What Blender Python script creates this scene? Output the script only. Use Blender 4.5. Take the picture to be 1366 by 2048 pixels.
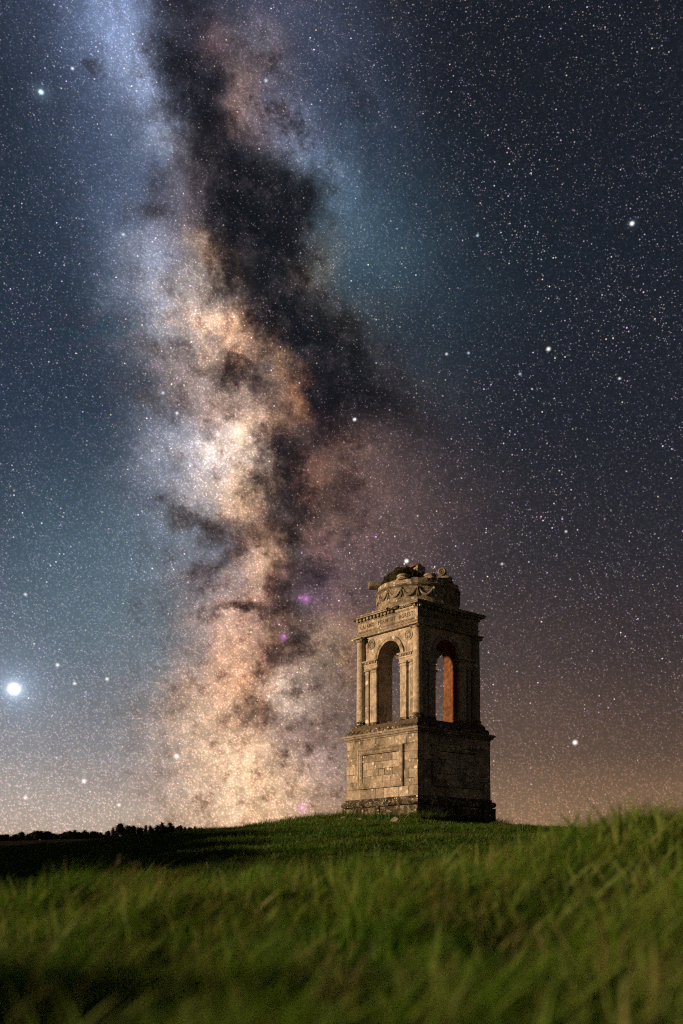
import bpy, bmesh, math, random
import numpy as np
from mathutils import Vector, Matrix

R = math.radians
random.seed(7)
rng = np.random.default_rng(7)
scene = bpy.context.scene
for o in list(bpy.data.objects):
    bpy.data.objects.remove(o)

# ------------------------------------------------------------------ camera
# lens with vertical shift: the camera stands level, eye at z = 0
FPX, CXP, CYP, PITCH = 1903.852, 710.737, 1706.44, 0.015     # in 1366 x 2048 units
cam_d = bpy.data.cameras.new('camera')
cam = bpy.data.objects.new('camera', cam_d)
scene.collection.objects.link(cam)
scene.camera = cam
cam_d.sensor_fit = 'VERTICAL'
cam_d.sensor_height = 36.0
cam_d.sensor_width = 24.0
cam_d.lens = FPX / 2048 * 36.0
cam_d.shift_y = (CYP - 1024) / 2048
cam_d.shift_x = -(CXP - 683) / 2048
cam_d.clip_start = 0.05
cam_d.clip_end = 6000
cam.location = (0, 0, 0)
cam.rotation_euler = (math.pi / 2 + PITCH, 0, 0)
cam_d.dof.use_dof = True
cam_d.dof.focus_distance = 48.0
cam_d.dof.aperture_fstop = 0.66

CP, SP = math.cos(PITCH), math.sin(PITCH)
def ray(px, py):
    a = (px - CXP) / FPX; b = (CYP - py) / FPX
    return (a, CP - b * SP, SP + b * CP)
def chart(px, py):            # direction -> sky chart (azimuth, tangent of elevation), scaled
    x, y, z = ray(px, py)
    return (math.atan2(x, y) * FPX, z / math.hypot(x, y) * FPX)

def lin(c):
    c = c / 255.0
    return c / 12.92 if c <= 0.04045 else ((c + 0.055) / 1.055) ** 2.4
def L3(r, g, b, k=1.0):
    return (lin(r) * k, lin(g) * k, lin(b) * k)

# ------------------------------------------------------------------ world: night sky
world = bpy.data.worlds.new('World')
scene.world = world
world.use_nodes = True
wt = world.node_tree
wt.nodes.clear()
wn, wl = wt.nodes, wt.links

def setin(node, i, v):
    if v is None: return
    if hasattr(v, 'is_linked') or isinstance(v, bpy.types.NodeSocket):
        wl.new(v, node.inputs[i])
    else:
        node.inputs[i].default_value = v
def M(op, a, b=None, c=None, clamp=False):
    n = wn.new('ShaderNodeMath'); n.operation = op; n.use_clamp = clamp
    setin(n, 0, a); setin(n, 1, b); setin(n, 2, c)
    return n.outputs[0]
def V(op, a, b=None, c=None, scale=None):
    n = wn.new('ShaderNodeVectorMath'); n.operation = op
    setin(n, 0, a); setin(n, 1, b); setin(n, 2, c)
    if scale is not None: setin(n, 3, scale)
    return n.outputs['Value'] if op in ('DOT_PRODUCT', 'LENGTH', 'DISTANCE') else n.outputs['Vector']
def NOISE(vec, scale, detail, rough=0.55, dist=0.0, lac=2.0):
    n = wn.new('ShaderNodeTexNoise'); n.noise_dimensions = '3D'
    setin(n, 0, vec)
    n.inputs['Scale'].default_value = scale; n.inputs['Detail'].default_value = detail
    n.inputs['Roughness'].default_value = rough; n.inputs['Distortion'].default_value = dist
    n.inputs['Lacunarity'].default_value = lac
    return n.outputs['Fac'], n.outputs['Color']
def SMOOTH(x, a, b, o0=0.0, o1=1.0):
    n = wn.new('ShaderNodeMapRange'); n.interpolation_type = 'SMOOTHSTEP'
    setin(n, 0, x); n.inputs[1].default_value = a; n.inputs[2].default_value = b
    n.inputs[3].default_value = o0; n.inputs[4].default_value = o1
    return n.outputs[0]

tc = wn.new('ShaderNodeTexCoord')
dirv = V('NORMALIZE', tc.outputs['Generated'])
sep = wn.new('ShaderNodeSeparateXYZ'); wl.new(dirv, sep.inputs[0])
dx, dy, dz = sep.outputs
az = M('ARCTAN2', dx, dy)
hyp = M('MAXIMUM', M('SQRT', M('ADD', M('MULTIPLY', dx, dx), M('MULTIPLY', dy, dy))), 0.02)
tel = M('MINIMUM', M('MAXIMUM', M('DIVIDE', dz, hyp), -0.06), 6.0)
comb = wn.new('ShaderNodeCombineXYZ')
wl.new(M('MULTIPLY', az, FPX), comb.inputs[0]); wl.new(M('MULTIPLY', tel, FPX), comb.inputs[1])
uv0 = comb.outputs[0]

# turbulence that gives the clouds their ragged outlines
_, warpA = NOISE(dirv, 9.0, 2.0, 0.60)
_, warpB = NOISE(V('ADD', dirv, (3.1, 1.7, 0.4)), 30.0, 5.0, 0.74)
wa = V('MULTIPLY', V('SUBTRACT', warpA, (0.5, 0.5, 0.5)), (210.0, 210.0, 0.0))
wb = V('MULTIPLY', V('SUBTRACT', warpB, (0.5, 0.5, 0.5)), (135.0, 135.0, 0.0))
uv = V('ADD', V('ADD', uv0, V('SCALE', wa, scale=0.55)), wb)

# air glow and horizon glow: depends on the elevation only
ramp = wn.new('ShaderNodeValToRGB')
wl.new(M('MULTIPLY', tel, 1.0, clamp=True), ramp.inputs[0])
cr = ramp.color_ramp
def ramp_set(cr, stops):
    while len(cr.elements) > 1: cr.elements.remove(cr.elements[-1])
    cr.elements[0].position = stops[0][0]; cr.elements[0].color = (*stops[0][1], 1)
    for p, c in stops[1:]:
        e = cr.elements.new(p); e.color = (*c, 1)
ramp_set(cr, [(0.0, L3(170, 128, 84)), (0.045, L3(146, 114, 82)), (0.115, L3(96, 76, 61)), (0.21, L3(62, 51, 49)),
              (0.32, L3(40, 38, 43)), (0.45, L3(27, 30, 38)), (0.62, L3(20, 26, 34)), (0.85, L3(17, 21, 28)), (1.0, L3(16, 20, 26))])
base = ramp.outputs[0]

# the band of the Milky Way: star clouds (x, y, width, height, tilt, colour) and dust clouds (.., optical depth)
CLOUDS = [
    # wide soft glows on either side of the band
    (-80, 1490, 430, 310, 0, L3(92, 108, 124)),
    (60, 1000, 330, 420, 0, L3(20, 32, 50)),
    (230, 1200, 240, 250, 20, L3(54, 82, 88)),
    (150, 1640, 520, 150, 0, L3(112, 108, 98)),
    (130, 480, 260, 520, 0, L3(23, 35, 46)),
    (200, 60, 190, 330, 8, L3(50, 60, 82)),
    (720, 430, 150, 260, 10, L3(28, 46, 58)),
    (850, 600, 220, 220, 0, L3(16, 28, 34)),
    (670, 120, 130, 230, 10, L3(46, 54, 72)),
    (720, 1000, 220, 220, 0, L3(46, 33, 29)),
    (1030, 1440, 190, 260, 0, L3(44, 34, 28)),
    (560, 1420, 330, 330, 0, L3(66, 54, 46)),
    (260, -260, 170, 300, 0, L3(70, 80, 104)), (520, -300, 200, 300, 0, L3(60, 60, 72)), (380, -800, 320, 420, 0, L3(60, 66, 84)),
    # left plume
    (225, 10, 75, 120, 10, L3(104, 120, 152)), (268, 130, 50, 105, 10, L3(122, 136, 164)), (292, 170, 24, 50, 10, L3(100, 112, 132)),
    (308, 285, 50, 62, 12, L3(112, 120, 136)), (325, 315, 18, 30, 10, L3(90, 96, 104)),
    (245, 330, 90, 200, 10, L3(52, 62, 80)), (265, 500, 85, 140, 10, L3(52, 62, 78)),
    # right branch
    (430, 85, 40, 50, 0, L3(92, 68, 64)), (485, 180, 44, 66, 10, L3(116, 94, 84)), (470, 225, 30, 40, 0, L3(92, 72, 64)),
    (540, 250, 60, 60, 0, L3(98, 80, 80)), (600, 255, 52, 90, 24, L3(84, 92, 116)), (645, 370, 62, 110, 24, L3(78, 98, 116)),
    (560, 30, 80, 90, 0, L3(50, 50, 66)), (520, 95, 60, 60, 0, L3(74, 66, 68)), (640, 540, 46, 56, 0, L3(96, 96, 84)), (620, 570, 30, 40, 0, L3(84, 76, 64)),
    (740, 500, 110, 110, 0, L3(38, 52, 58)), (710, 650, 60, 60, 0, L3(56, 56, 50)), (800, 750, 80, 46, -30, L3(46, 46, 46)),
    # middle of the band
    (372, 340, 46, 70, 0, L3(82, 72, 70)), (345, 460, 58, 80, 15, L3(88, 82, 92)), (375, 420, 26, 40, 0, L3(80, 66, 66)),
    (412, 515, 34, 46, 0, L3(176, 146, 114)), (345, 560, 86, 84, 20, L3(120, 116, 118)), (395, 600, 80, 56, 0, L3(134, 122, 108)),
    (280, 610, 70, 86, 0, L3(78, 90, 106)), (300, 520, 40, 60, 0, L3(84, 88, 98)),
    (425, 655, 84, 36, -22, L3(184, 152, 126)), (475, 690, 38, 38, 0, L3(206, 156, 114)), (440, 668, 40, 24, -20, L3(160, 126, 100)), (370, 680, 90, 62, 0, L3(116, 112, 110)),
    (415, 760, 96, 52, -20, L3(140, 116, 100)), (560, 735, 26, 60, 15, L3(146, 114, 88)), (592, 795, 26, 42, 0, L3(156, 110, 74)),
    (530, 835, 44, 36, 0, L3(164, 124, 94)), (515, 725, 30, 30, 0, L3(120, 92, 74)), (430, 815, 44, 26, 0, L3(140, 108, 84)),
    # core
    (478, 880, 48, 62, 0, L3(214, 184, 156)), (440, 905, 56, 56, 0, L3(170, 156, 146)), (410, 880, 80, 86, 0, L3(160, 154, 156)),
    (340, 905, 86, 130, 0, L3(104, 108, 122)), (490, 850, 26, 24, 0, L3(170, 140, 112)), (475, 965, 50, 40, 0, L3(206, 166, 124)), (415, 1000, 66, 56, 0, L3(150, 134, 122)),
    (480, 1025, 40, 38, 0, L3(174, 130, 86)), (650, 930, 76, 60, 20, L3(84, 57, 38)), (735, 910, 80, 60, 0, L3(58, 43, 37)), (700, 1020, 80, 70, 0, L3(62, 43, 34)), (620, 960, 30, 34, 0, L3(84, 54, 34)), (760, 1000, 150, 130, -22, L3(50, 37, 30)), (820, 1090, 120, 100, 0, L3(40, 31, 28)), (680, 1150, 70, 60, 0, L3(62, 45, 38)), (600, 930, 30, 40, 0, L3(60, 40, 30)),
    (620, 1045, 52, 36, 0, L3(90, 72, 56)), (540, 1090, 26, 30, 0, L3(130, 104, 84)),
    # lower clouds
    (508, 1135, 44, 76, 0, L3(194, 152, 114)), (440, 1190, 86, 92, 0, L3(119, 96, 91)), (480, 1265, 84, 60, 0, L3(157, 119, 92)),
    (535, 1180, 24, 50, 0, L3(123, 86, 72)), (632, 1085, 28, 32, 0, L3(91, 63, 53)), (490, 1330, 76, 66, 0, L3(172, 123, 80)), (465, 1400, 96, 68, 0, L3(161, 119, 84)),
    (505, 1390, 40, 40, 0, L3(123, 86, 56)), (450, 1485, 104, 70, -20, L3(184, 148, 109)), (500, 1560, 90, 70, 0, L3(172, 137, 95)), (490, 1640, 120, 60, 0, L3(154, 121, 85)),
    (380, 1560, 130, 90, 0, L3(105, 88, 79)), (566, 1360, 30, 30, 0, L3(186, 170, 154)), (596, 1398, 30, 42, 22, L3(171, 154, 137)), (640, 1410, 40, 40, 0, L3(105, 90, 77)),
    (645, 1300, 50, 56, 0, L3(122, 100, 75)), (700, 1240, 56, 42, 0, L3(95, 67, 43)), (700, 1330, 26, 60, 0, L3(114, 83, 46)), (590, 1520, 66, 84, 0, L3(98, 81, 79)),
    (640, 1540, 50, 50, 0, L3(84, 71, 73)), (350, 1380, 110, 130, 0, L3(74, 69, 65)), (330, 1080, 110, 120, 0, L3(65, 69, 80)), (700, 1470, 70, 170, 0, L3(79, 62, 53)),
    # violet haze round the nebulae
    (625, 1195, 62, 56, 0, L3(48, 24, 56)), (690, 1110, 110, 110, 0, L3(34, 20, 26)), (640, 1085, 30, 30, 0, L3(52, 30, 40)), (780, 1050, 130, 110, 0, L3(28, 18, 20)),
]
DUST = [
    (360, 50, 60, 120, 8, 1.5), (372, 175, 58, 70, 12, 1.6), (415, 265, 50, 50, 20, 1.5), (430, 330, 40, 50, 0, 1.3),
    (490, 390, 84, 74, 10, 2.6), (570, 420, 60, 60, 0, 2.0), (520, 500, 84, 70, 15, 2.6), (555, 590, 80, 70, 15, 2.8), (465, 560, 36, 44, 0, 1.5),
    (610, 650, 80, 50, -22, 2.4), (680, 700, 84, 62, -22, 2.2), (740, 790, 100, 66, -22, 1.6), (650, 800, 46, 60, 0, 2.2), (640, 870, 40, 40, 0, 1.2),
    (562, 890, 30, 60, 0, 1.9), (575, 960, 46, 44, 0, 1.3), (600, 1000, 50, 36, 0, 1.1), (575, 1065, 60, 30, 0, 1.6), (680, 990, 60, 40, 0, 0.6),
    (440, 1075, 90, 17, -16, 1.0), (470, 1105, 70, 16, 30, 1.1), (385, 1165, 50, 16, 50, 0.9), (350, 1035, 70, 15, -20, 0.8), (440, 1048, 40, 14, 0, 0.6),
    (330, 700, 62, 16, 0, 0.7), (300, 770, 60, 20, -25, 0.4), (484, 752, 32, 24, 0, 1.8), (460, 735, 20, 14, 0, 0.8), (452, 812, 22, 12, 0, 1.2), (390, 800, 40, 10, -30, 0.6), (505, 780, 30, 18, -30, 0.9),
    (420, 845, 30, 10, -30, 0.5), (486, 1222, 32, 8, 0, 2.0), (500, 1218, 12, 10, 0, 0.8), (556, 1235, 34, 50, 15, 1.4), (545, 1180, 20, 50, 0, 0.7), (600, 1150, 56, 40, 0, 1.0),
    (555, 1320, 22, 34, -22, 1.2), (575, 1300, 40, 22, 0, 0.9), (540, 1410, 18, 34, 22, 1.1), (515, 1445, 40, 16, 22, 0.7), (640, 1470, 56, 30, 30, 0.6), (330, 1440, 60, 30, 0, 0.35), (300, 1560, 90, 30, 0, 0.3),
    (300, 430, 34, 22, 0, 0.8), (310, 390, 20, 26, 0, 0.6), (195, 140, 16, 12, 0, 1.4), (205, 160, 12, 9, 0, 0.9), (340, 330, 14, 22, 0, 1.2), (130, 215, 24, 16, 0, 0.5), (720, 200, 20, 80, 5, 0.6), (270, 560, 12, 50, 10, 0.4), (250, 640, 30, 30, 0, 0.4),
    (470, 905, 14, 8, 0, 0.3), (400, 720, 40, 10, -20, 0.5), (350, 620, 30, 8, 0, 0.4), (560, 215, 20, 18, 0, 0.9), (575, 235, 12, 20, 0, 0.8), (520, 140, 24, 30, 0, 0.6), (300, 245, 46, 12, 20, 0.7), (310, 220, 26, 14, 0, 0.5),
]
# the two maps are summed up here and stored as products of curves along azimuth and elevation
U0, U1, V0, V1 = -1500.0, 1500.0, -120.0, 2700.0
GU, GV = np.linspace(U0, U1, 201), np.linspace(V0, V1, 189)
def splat(rows):
    acc = 0
    for px, py, sx, sy, ang, val in rows:
        cx, cy = chart(px, py); c_, s_ = math.cos(R(ang)), math.sin(R(ang))
        du, dv = GU[None, :] - cx, GV[:, None] - cy
        q = ((du * c_ + dv * s_) / sx) ** 2 + ((-du * s_ + dv * c_) / sy) ** 2
        acc = acc + np.exp(-q)[..., None] * np.atleast_1d(np.array(val))
    return acc
FIELD, TAU = splat(CLOUDS), splat(DUST)[..., 0]
def curve_node(vec, pts, cols):
    n = wn.new('ShaderNodeVectorCurve'); wl.new(vec, n.inputs[1])
    mp = n.mapping; mp.use_clip = False; mp.extend = 'HORIZONTAL'
    for c in range(3):
        cu = mp.curves[c]
        cu.points[0].location = (pts[0], cols[0][c]); cu.points[1].location = (pts[-1], cols[-1][c])
        for p, q in zip(pts[1:-1], cols[1:-1]): cu.points.new(p, q[c])
        for p in cu.points: p.handle_type = 'AUTO'
    mp.update()
    return n.outputs[0]
def norm_axis(sock_uv, comp, a, b):
    sp_ = wn.new('ShaderNodeSeparateXYZ'); wl.new(sock_uv, sp_.inputs[0])
    t = M('MINIMUM', M('MAXIMUM', M('MULTIPLY_ADD', sp_.outputs[comp], 2 / (b - a), -(a + b) / (b - a)), -1.0), 1.0)
    c3 = wn.new('ShaderNodeCombineXYZ')
    for i in range(3): wl.new(t, c3.inputs[i])
    return c3.outputs[0]
un, vn = norm_axis(uv, 0, U0, U1), norm_axis(uv, 1, V0, V1)
pu, pv = np.linspace(-1, 1, len(GU)), np.linspace(-1, 1, len(GV))
def keep_order(sock, acc):
    return V('MULTIPLY_ADD', acc, (1e-9, 1e-9, 1e-9), sock)
RANK = 21
sv = [np.linalg.svd(FIELD[..., c], full_matrices=False) for c in range(3)]
diffuse_band = None
for k in range(RANK):
    A = np.stack([sv[c][2][k] / np.abs(sv[c][2][k]).max() for c in range(3)], -1)
    B = np.stack([sv[c][0][:, k] / np.abs(sv[c][0][:, k]).max() for c in range(3)], -1)
    sc_ = tuple(float(sv[c][1][k] * np.abs(sv[c][2][k]).max() * np.abs(sv[c][0][:, k]).max()) for c in range(3))
    if diffuse_band is not None: un, vn = keep_order(un, diffuse_band), keep_order(vn, diffuse_band)
    prod = V('MULTIPLY', curve_node(un, pu, A), curve_node(vn, pv, B))
    diffuse_band = V('MULTIPLY_ADD', prod, sc_, (0, 0, 0) if diffuse_band is None else diffuse_band)
su, ss, sw = np.linalg.svd(TAU, full_matrices=False)
tau = None
un, vn = keep_order(un, diffuse_band), keep_order(vn, diffuse_band)
for k in range(0, 15, 3):
    nu = [np.abs(sw[k + i]).max() for i in range(3)]; nv_ = [np.abs(su[:, k + i]).max() for i in range(3)]
    A = np.stack([sw[k + i] / nu[i] for i in range(3)], -1); B = np.stack([su[:, k + i] / nv_[i] for i in range(3)], -1)
    sc_ = tuple(float(ss[k + i] * nu[i] * nv_[i]) for i in range(3))
    if tau is not None:
        un, vn = keep_order(un, tv), keep_order(vn, tv)
    prod = V('MULTIPLY', curve_node(un, pu, A), curve_node(vn, pv, B))
    d = V('DOT_PRODUCT', prod, sc_)
    tau = d if tau is None else M('ADD', tau, d)
    cc = wn.new('ShaderNodeCombineXYZ'); wl.new(tau, cc.inputs[2]); tv = cc.outputs[0]
diffuse_band = V('MAXIMUM', diffuse_band, (0, 0, 0))
tau = M('MAXIMUM', tau, 0.0)
_bx = V('DOT_PRODUCT', uv, (1 / 270.0, 0.0, 0.0))
_bx = M('ADD', _bx, -chart(570, 1000)[0] / 270.0)
band_u = M('POWER', 0.36788, M('MULTIPLY', _bx, _bx))
band = M('MULTIPLY', band_u, SMOOTH(V('DOT_PRODUCT', diffuse_band, (1.0, 0.0, 0.0)), 0.015, 0.16))
cl_n, _ = NOISE(V('ADD', dirv, (0.7, 5.2, 2.2)), 46.0, 6.0, 0.74)
mod = M('MULTIPLY_ADD', band, M('SUBTRACT', SMOOTH(cl_n, 0.32, 0.68, 0.55, 1.35), 1.0), 1.0)
diffuse_band = V('SCALE', diffuse_band, scale=mod)
fil, _ = NOISE(V('ADD', dirv, (8.3, 0.2, 6.1)), 62.0, 6.0, 0.72)
tau = M('MULTIPLY_ADD', M('MULTIPLY', SMOOTH(fil, 0.48, 0.72), band), 1.25, M('MINIMUM', tau, 2.3))
tau = M('MULTIPLY', tau, SMOOTH(cl_n, 0.30, 0.62, 1.25, 0.62))
def ext(k):
    return M('POWER', 0.36788, M('MULTIPLY', tau, k))
trc = wn.new('ShaderNodeCombineXYZ')
for i, k in enumerate((0.86, 1.0, 1.08)):
    wl.new(ext(k), trc.inputs[i])
trans = trc.outputs[0]

def disc_sum(rows, start):
    """small round lights (x, y, radius, strength)"""
    coord, acc = V('MULTIPLY_ADD', start, (0.0, 0.0, 1e-7), uv0), 0.0
    for i, (x, y, r, k) in enumerate(rows):
        if i and i % 8 == 0:
            cc = wn.new('ShaderNodeCombineXYZ'); wl.new(acc, cc.inputs[2])
            coord = V('MULTIPLY_ADD', cc.outputs[0], (0, 0, 1e-7), coord)
        w = M('MULTIPLY_ADD', V('DISTANCE', coord, (*chart(x, y), 0)), -1.0 / (r * 1.55), 1.0, True)
        acc = M('MULTIPLY_ADD', M('MULTIPLY', w, w), k, acc)
    return acc
# emission nebulae in front of the dust
neb = V('SCALE', (0.8, 0.26, 0.85), scale=disc_sum([(612, 1198, 10, 0.62), (600, 1196, 6, 0.4), (567, 1274, 9, 0.62), (605, 1615, 14, 0.42), (605, 1615, 4, 0.6)], trans))

# point stars scattered over the chart
def stars(cell_px, rad_px, power, seed):
    vo = wn.new('ShaderNodeTexVoronoi'); vo.voronoi_dimensions = '2D'; vo.feature = 'F1'
    c_, s_ = math.cos(seed * 1.9), math.sin(seed * 1.9)        # every layer lies at its own angle
    cx_ = wn.new('ShaderNodeCombineXYZ')
    wl.new(V('DOT_PRODUCT', uv0, (c_, s_, 0)), cx_.inputs[0]); wl.new(V('DOT_PRODUCT', uv0, (-s_, c_, 0)), cx_.inputs[1])
    wl.new(cx_.outputs[0], vo.inputs['Vector'])
    vo.inputs['Scale'].default_value = 1.0 / cell_px
    prof = M('SUBTRACT', 1.0, M('MULTIPLY', vo.outputs['Distance'], cell_px / rad_px), clamp=True)
    prof = M('MULTIPLY', prof, prof)
    sc = wn.new('ShaderNodeSeparateXYZ'); wl.new(vo.outputs['Color'], sc.inputs[0])
    br = M('POWER', sc.outputs[0], power)
    tint = V('MULTIPLY_ADD', vo.outputs['Color'], (0.85, 0.55, 0.95), (0.48, 0.66, 0.48))
    return V('SCALE', tint, scale=M('MULTIPLY', prof, br))
grain = stars(3.6, 2.8, 2.6, 1.3)          # unresolved star dust
faint = stars(4.2, 1.75, 11.0, 4.7)
mid = stars(8.0, 2.05, 50.0, 9.1)

diffuse = V('ADD', base, diffuse_band)
diffuse = V('MULTIPLY', diffuse, trans)
wisp = M('MULTIPLY', SMOOTH(cl_n, 0.46, 0.70), SMOOTH(fil, 0.36, 0.60))
diffuse = V('ADD', diffuse, V('SCALE', L3(50, 43, 44), scale=M('MULTIPLY', wisp, band_u)))
diffuse = V('ADD', diffuse, neb)
diffuse = V('ADD', diffuse, L3(19, 22, 28))
# the glow itself is made of stars: speckle it
sky = V('MULTIPLY', diffuse, V('MULTIPLY_ADD', grain, (1.55, 1.55, 1.55), (0.80, 0.80, 0.80)))
hz = M('MULTIPLY', SMOOTH(tel, 0.02, 0.30, 0.30, 1.0), SMOOTH(tel, -0.05, -0.02))
pts = V('ADD', V('SCALE', faint, scale=1.15), V('SCALE', mid, scale=3.4))
pts = V('MULTIPLY', pts, V('MULTIPLY_ADD', diffuse, (1.6, 1.6, 1.6), (0.50, 0.55, 0.62)))
pts = V('MULTIPLY', pts, V('MULTIPLY_ADD', trans, (0.55, 0.55, 0.55), (0.45, 0.45, 0.45)))
sky = V('ADD', sky, V('SCALE', pts, scale=M('MULTIPLY', hz, SMOOTH(V('DOT_PRODUCT', warpA, (1.0, 0.0, 0.0)), 0.32, 0.68, 0.55, 1.2))))

# the bright stars one can name, and the planet low on the left
WS = [(82, 184, 5.0, (0.55, 0.75, 1.0), 2.2), (145, 137, 3.2, (1, 0.95, 0.9), 1.2), (532, 161, 4.2, (0.7, 0.85, 1), 0.8),
      (1264, 447, 4.6, (0.85, 0.95, 1), 1.6), (1097, 698, 4.2, (1, 1, 1), 1.5), (955, 471, 3.2, (0.6, 0.8, 1), 0.8),
      (893, 708, 3.0, (1, 1, 1), 0.8), (937, 706, 3.0, (0.5, 0.7, 1), 0.8), (1040, 748, 3.0, (0.5, 0.7, 1), 0.8),
      (709, 839, 3.6, (1, 1, 1), 1.4), (813, 1122, 4.4, (1, 0.97, 0.95), 1.7), (1150, 1485, 5.0, (1, 0.98, 0.95), 1.5),
      (1004, 1128, 2.8, (0.9, 0.95, 1), 0.8), (1132, 1063, 2.8, (1, 1, 1), 0.8), 
      (326, 786, 3.4, (0.4, 0.75, 1), 0.9), (354, 826, 3.4, (1, 0.95, 0.85), 0.9), (247, 469, 3.6, (0.7, 0.9, 1), 0.9),
       (436, 870, 3.6, (1, 1, 1), 1.0), (115, 1330, 4.2, (0.85, 0.93, 1), 0.9),
      (149, 1367, 3.6, (1, 1, 0.95), 0.9), (214, 1358, 3.8, (1, 0.95, 0.85), 0.9), (353, 1512, 5.0, (1, 0.97, 0.88), 1.1),
      (168, 1562, 4.6, (0.95, 0.97, 1), 1.1), (51, 1595, 4.2, (1, 0.92, 0.8), 0.8), (238, 1610, 3.8, (1, 0.95, 0.9), 0.8),
       (51, 1189, 3.4, (0.8, 0.9, 1), 0.8), 
      (1239, 757, 3.0, (1, 0.97, 0.85), 0.9),  
        ]
blue = disc_sum([(x, y, r, k * 1.3) for x, y, r, c, k in WS if c[0] < 0.8], sky)
sky = V('ADD', sky, V('SCALE', (0.58, 0.8, 1.0), scale=blue))
white = disc_sum([(x, y, r, k * 1.3) for x, y, r, c, k in WS if c[0] >= 0.8], sky)
sky = V('ADD', sky, V('SCALE', (1.0, 0.97, 0.93), scale=white))
planet = disc_sum([(28, 1378, 10, 4.0), (28, 1378, 20, 0.7)], sky)
halo = disc_sum([(28, 1378, 46, 0.24), (28, 1378, 95, 0.14), (82, 184, 20, 0.14), (1264, 447, 12, 0.06)], V('SCALE', (1.0, 1.0, 1.0), scale=planet))
bright = V('ADD', V('SCALE', (0.88, 0.94, 1.0), scale=planet), V('SCALE', (0.5, 0.72, 1.0), scale=halo))
sky = V('ADD', sky, bright)

bg = wn.new('ShaderNodeBackground')
wl.new(sky, bg.inputs['Color'])
bg.inputs['Strength'].default_value = 1.0
wo = wn.new('ShaderNodeOutputWorld')
wl.new(bg.outputs[0], wo.inputs['Surface'])
world.cycles.sampling_method = 'NONE'

# ------------------------------------------------------------------ low warm light from the left
SUN_AZ = math.atan2(-0.955, -0.30)          # direction towards the light, from +y towards +x
SUN_EL = R(11.5)
sd = bpy.data.lights.new('sun', 'SUN')
sun = bpy.data.objects.new('sun', sd)
scene.collection.objects.link(sun)
sd.energy = 5.0
sd.angle = R(3.5)
sd.color = (1.0, 0.65, 0.37)
to_sun = Vector((math.sin(SUN_AZ) * math.cos(SUN_EL), math.cos(SUN_AZ) * math.cos(SUN_EL), math.sin(SUN_EL)))
sun.rotation_euler = to_sun.to_track_quat('Z', 'Y').to_euler()
sun.location = to_sun * 60

vs = scene.view_settings
vs.view_transform = 'Standard'; vs.look = 'None'; vs.exposure = 0.0; vs.gamma = 1.0; vs.use_curve_mapping = False
scene.render.engine = 'CYCLES'
scene.cycles.use_denoising = False
scene.cycles.pixel_filter_type = 'BLACKMAN_HARRIS'
scene.cycles.filter_width = 1.05
scene.cycles.use_adaptive_sampling = True
scene.cycles.adaptive_threshold = 0.02
scene.cycles.adaptive_min_samples = 12
scene.cycles.max_bounces = 4
scene.cycles.diffuse_bounces = 1
scene.cycles.sample_clamp_indirect = 4.0

# ------------------------------------------------------------------ materials
def new_mat(name):
    m = bpy.data.materials.new(name); m.use_nodes = True
    nt = m.node_tree
    b = nt.nodes['Principled BSDF']
    b.inputs['Roughness'].default_value = 0.9
    b.inputs['Specular IOR Level'].default_value = 0.02
    return m, nt, b
class N:
    def __init__(s, nt): s.nt = nt
    def new(s, t, **kw):
        n = s.nt.nodes.new(t)
        for k, v in kw.items(): setattr(n, k, v)
        return n
    def link(s, a, b): s.nt.links.new(a, b)
    def noise(s, vec, scale, detail=5, rough=0.6, dist=0.0):
        n = s.new('ShaderNodeTexNoise')
        s.link(vec, n.inputs['Vector'])
        n.inputs['Scale'].default_value = scale; n.inputs['Detail'].default_value = detail
        n.inputs['Roughness'].default_value = rough; n.inputs['Distortion'].default_value = dist
        return n.outputs['Fac']
    def smooth(s, x, a, b, o0=0.0, o1=1.0):
        n = s.new('ShaderNodeMapRange', interpolation_type='SMOOTHSTEP')
        s.link(x, n.inputs[0])
        for i, v in zip((1, 2, 3, 4), (a, b, o0, o1)): n.inputs[i].default_value = v
        return n.outputs[0]
    def mix(s, f, a, b, mode='MIX'):
        n = s.new('ShaderNodeMix', data_type='RGBA', blend_type=mode)
        if isinstance(f, (int, float)): n.inputs[0].default_value = f
        else: s.link(f, n.inputs[0])
        for i, v in ((6, a), (7, b)):
            if isinstance(v, tuple): n.inputs[i].default_value = (*v, 1)
            else: s.link(v, n.inputs[i])
        return n.outputs[2]
    def math(s, op, a, b=None):
        n = s.new('ShaderNodeMath', operation=op)
        for i, v in ((0, a), (1, b)):
            if v is None: continue
            if isinstance(v, (int, float)): n.inputs[i].default_value = v
            else: s.link(v, n.inputs[i])
        return n.outputs[0]

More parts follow.
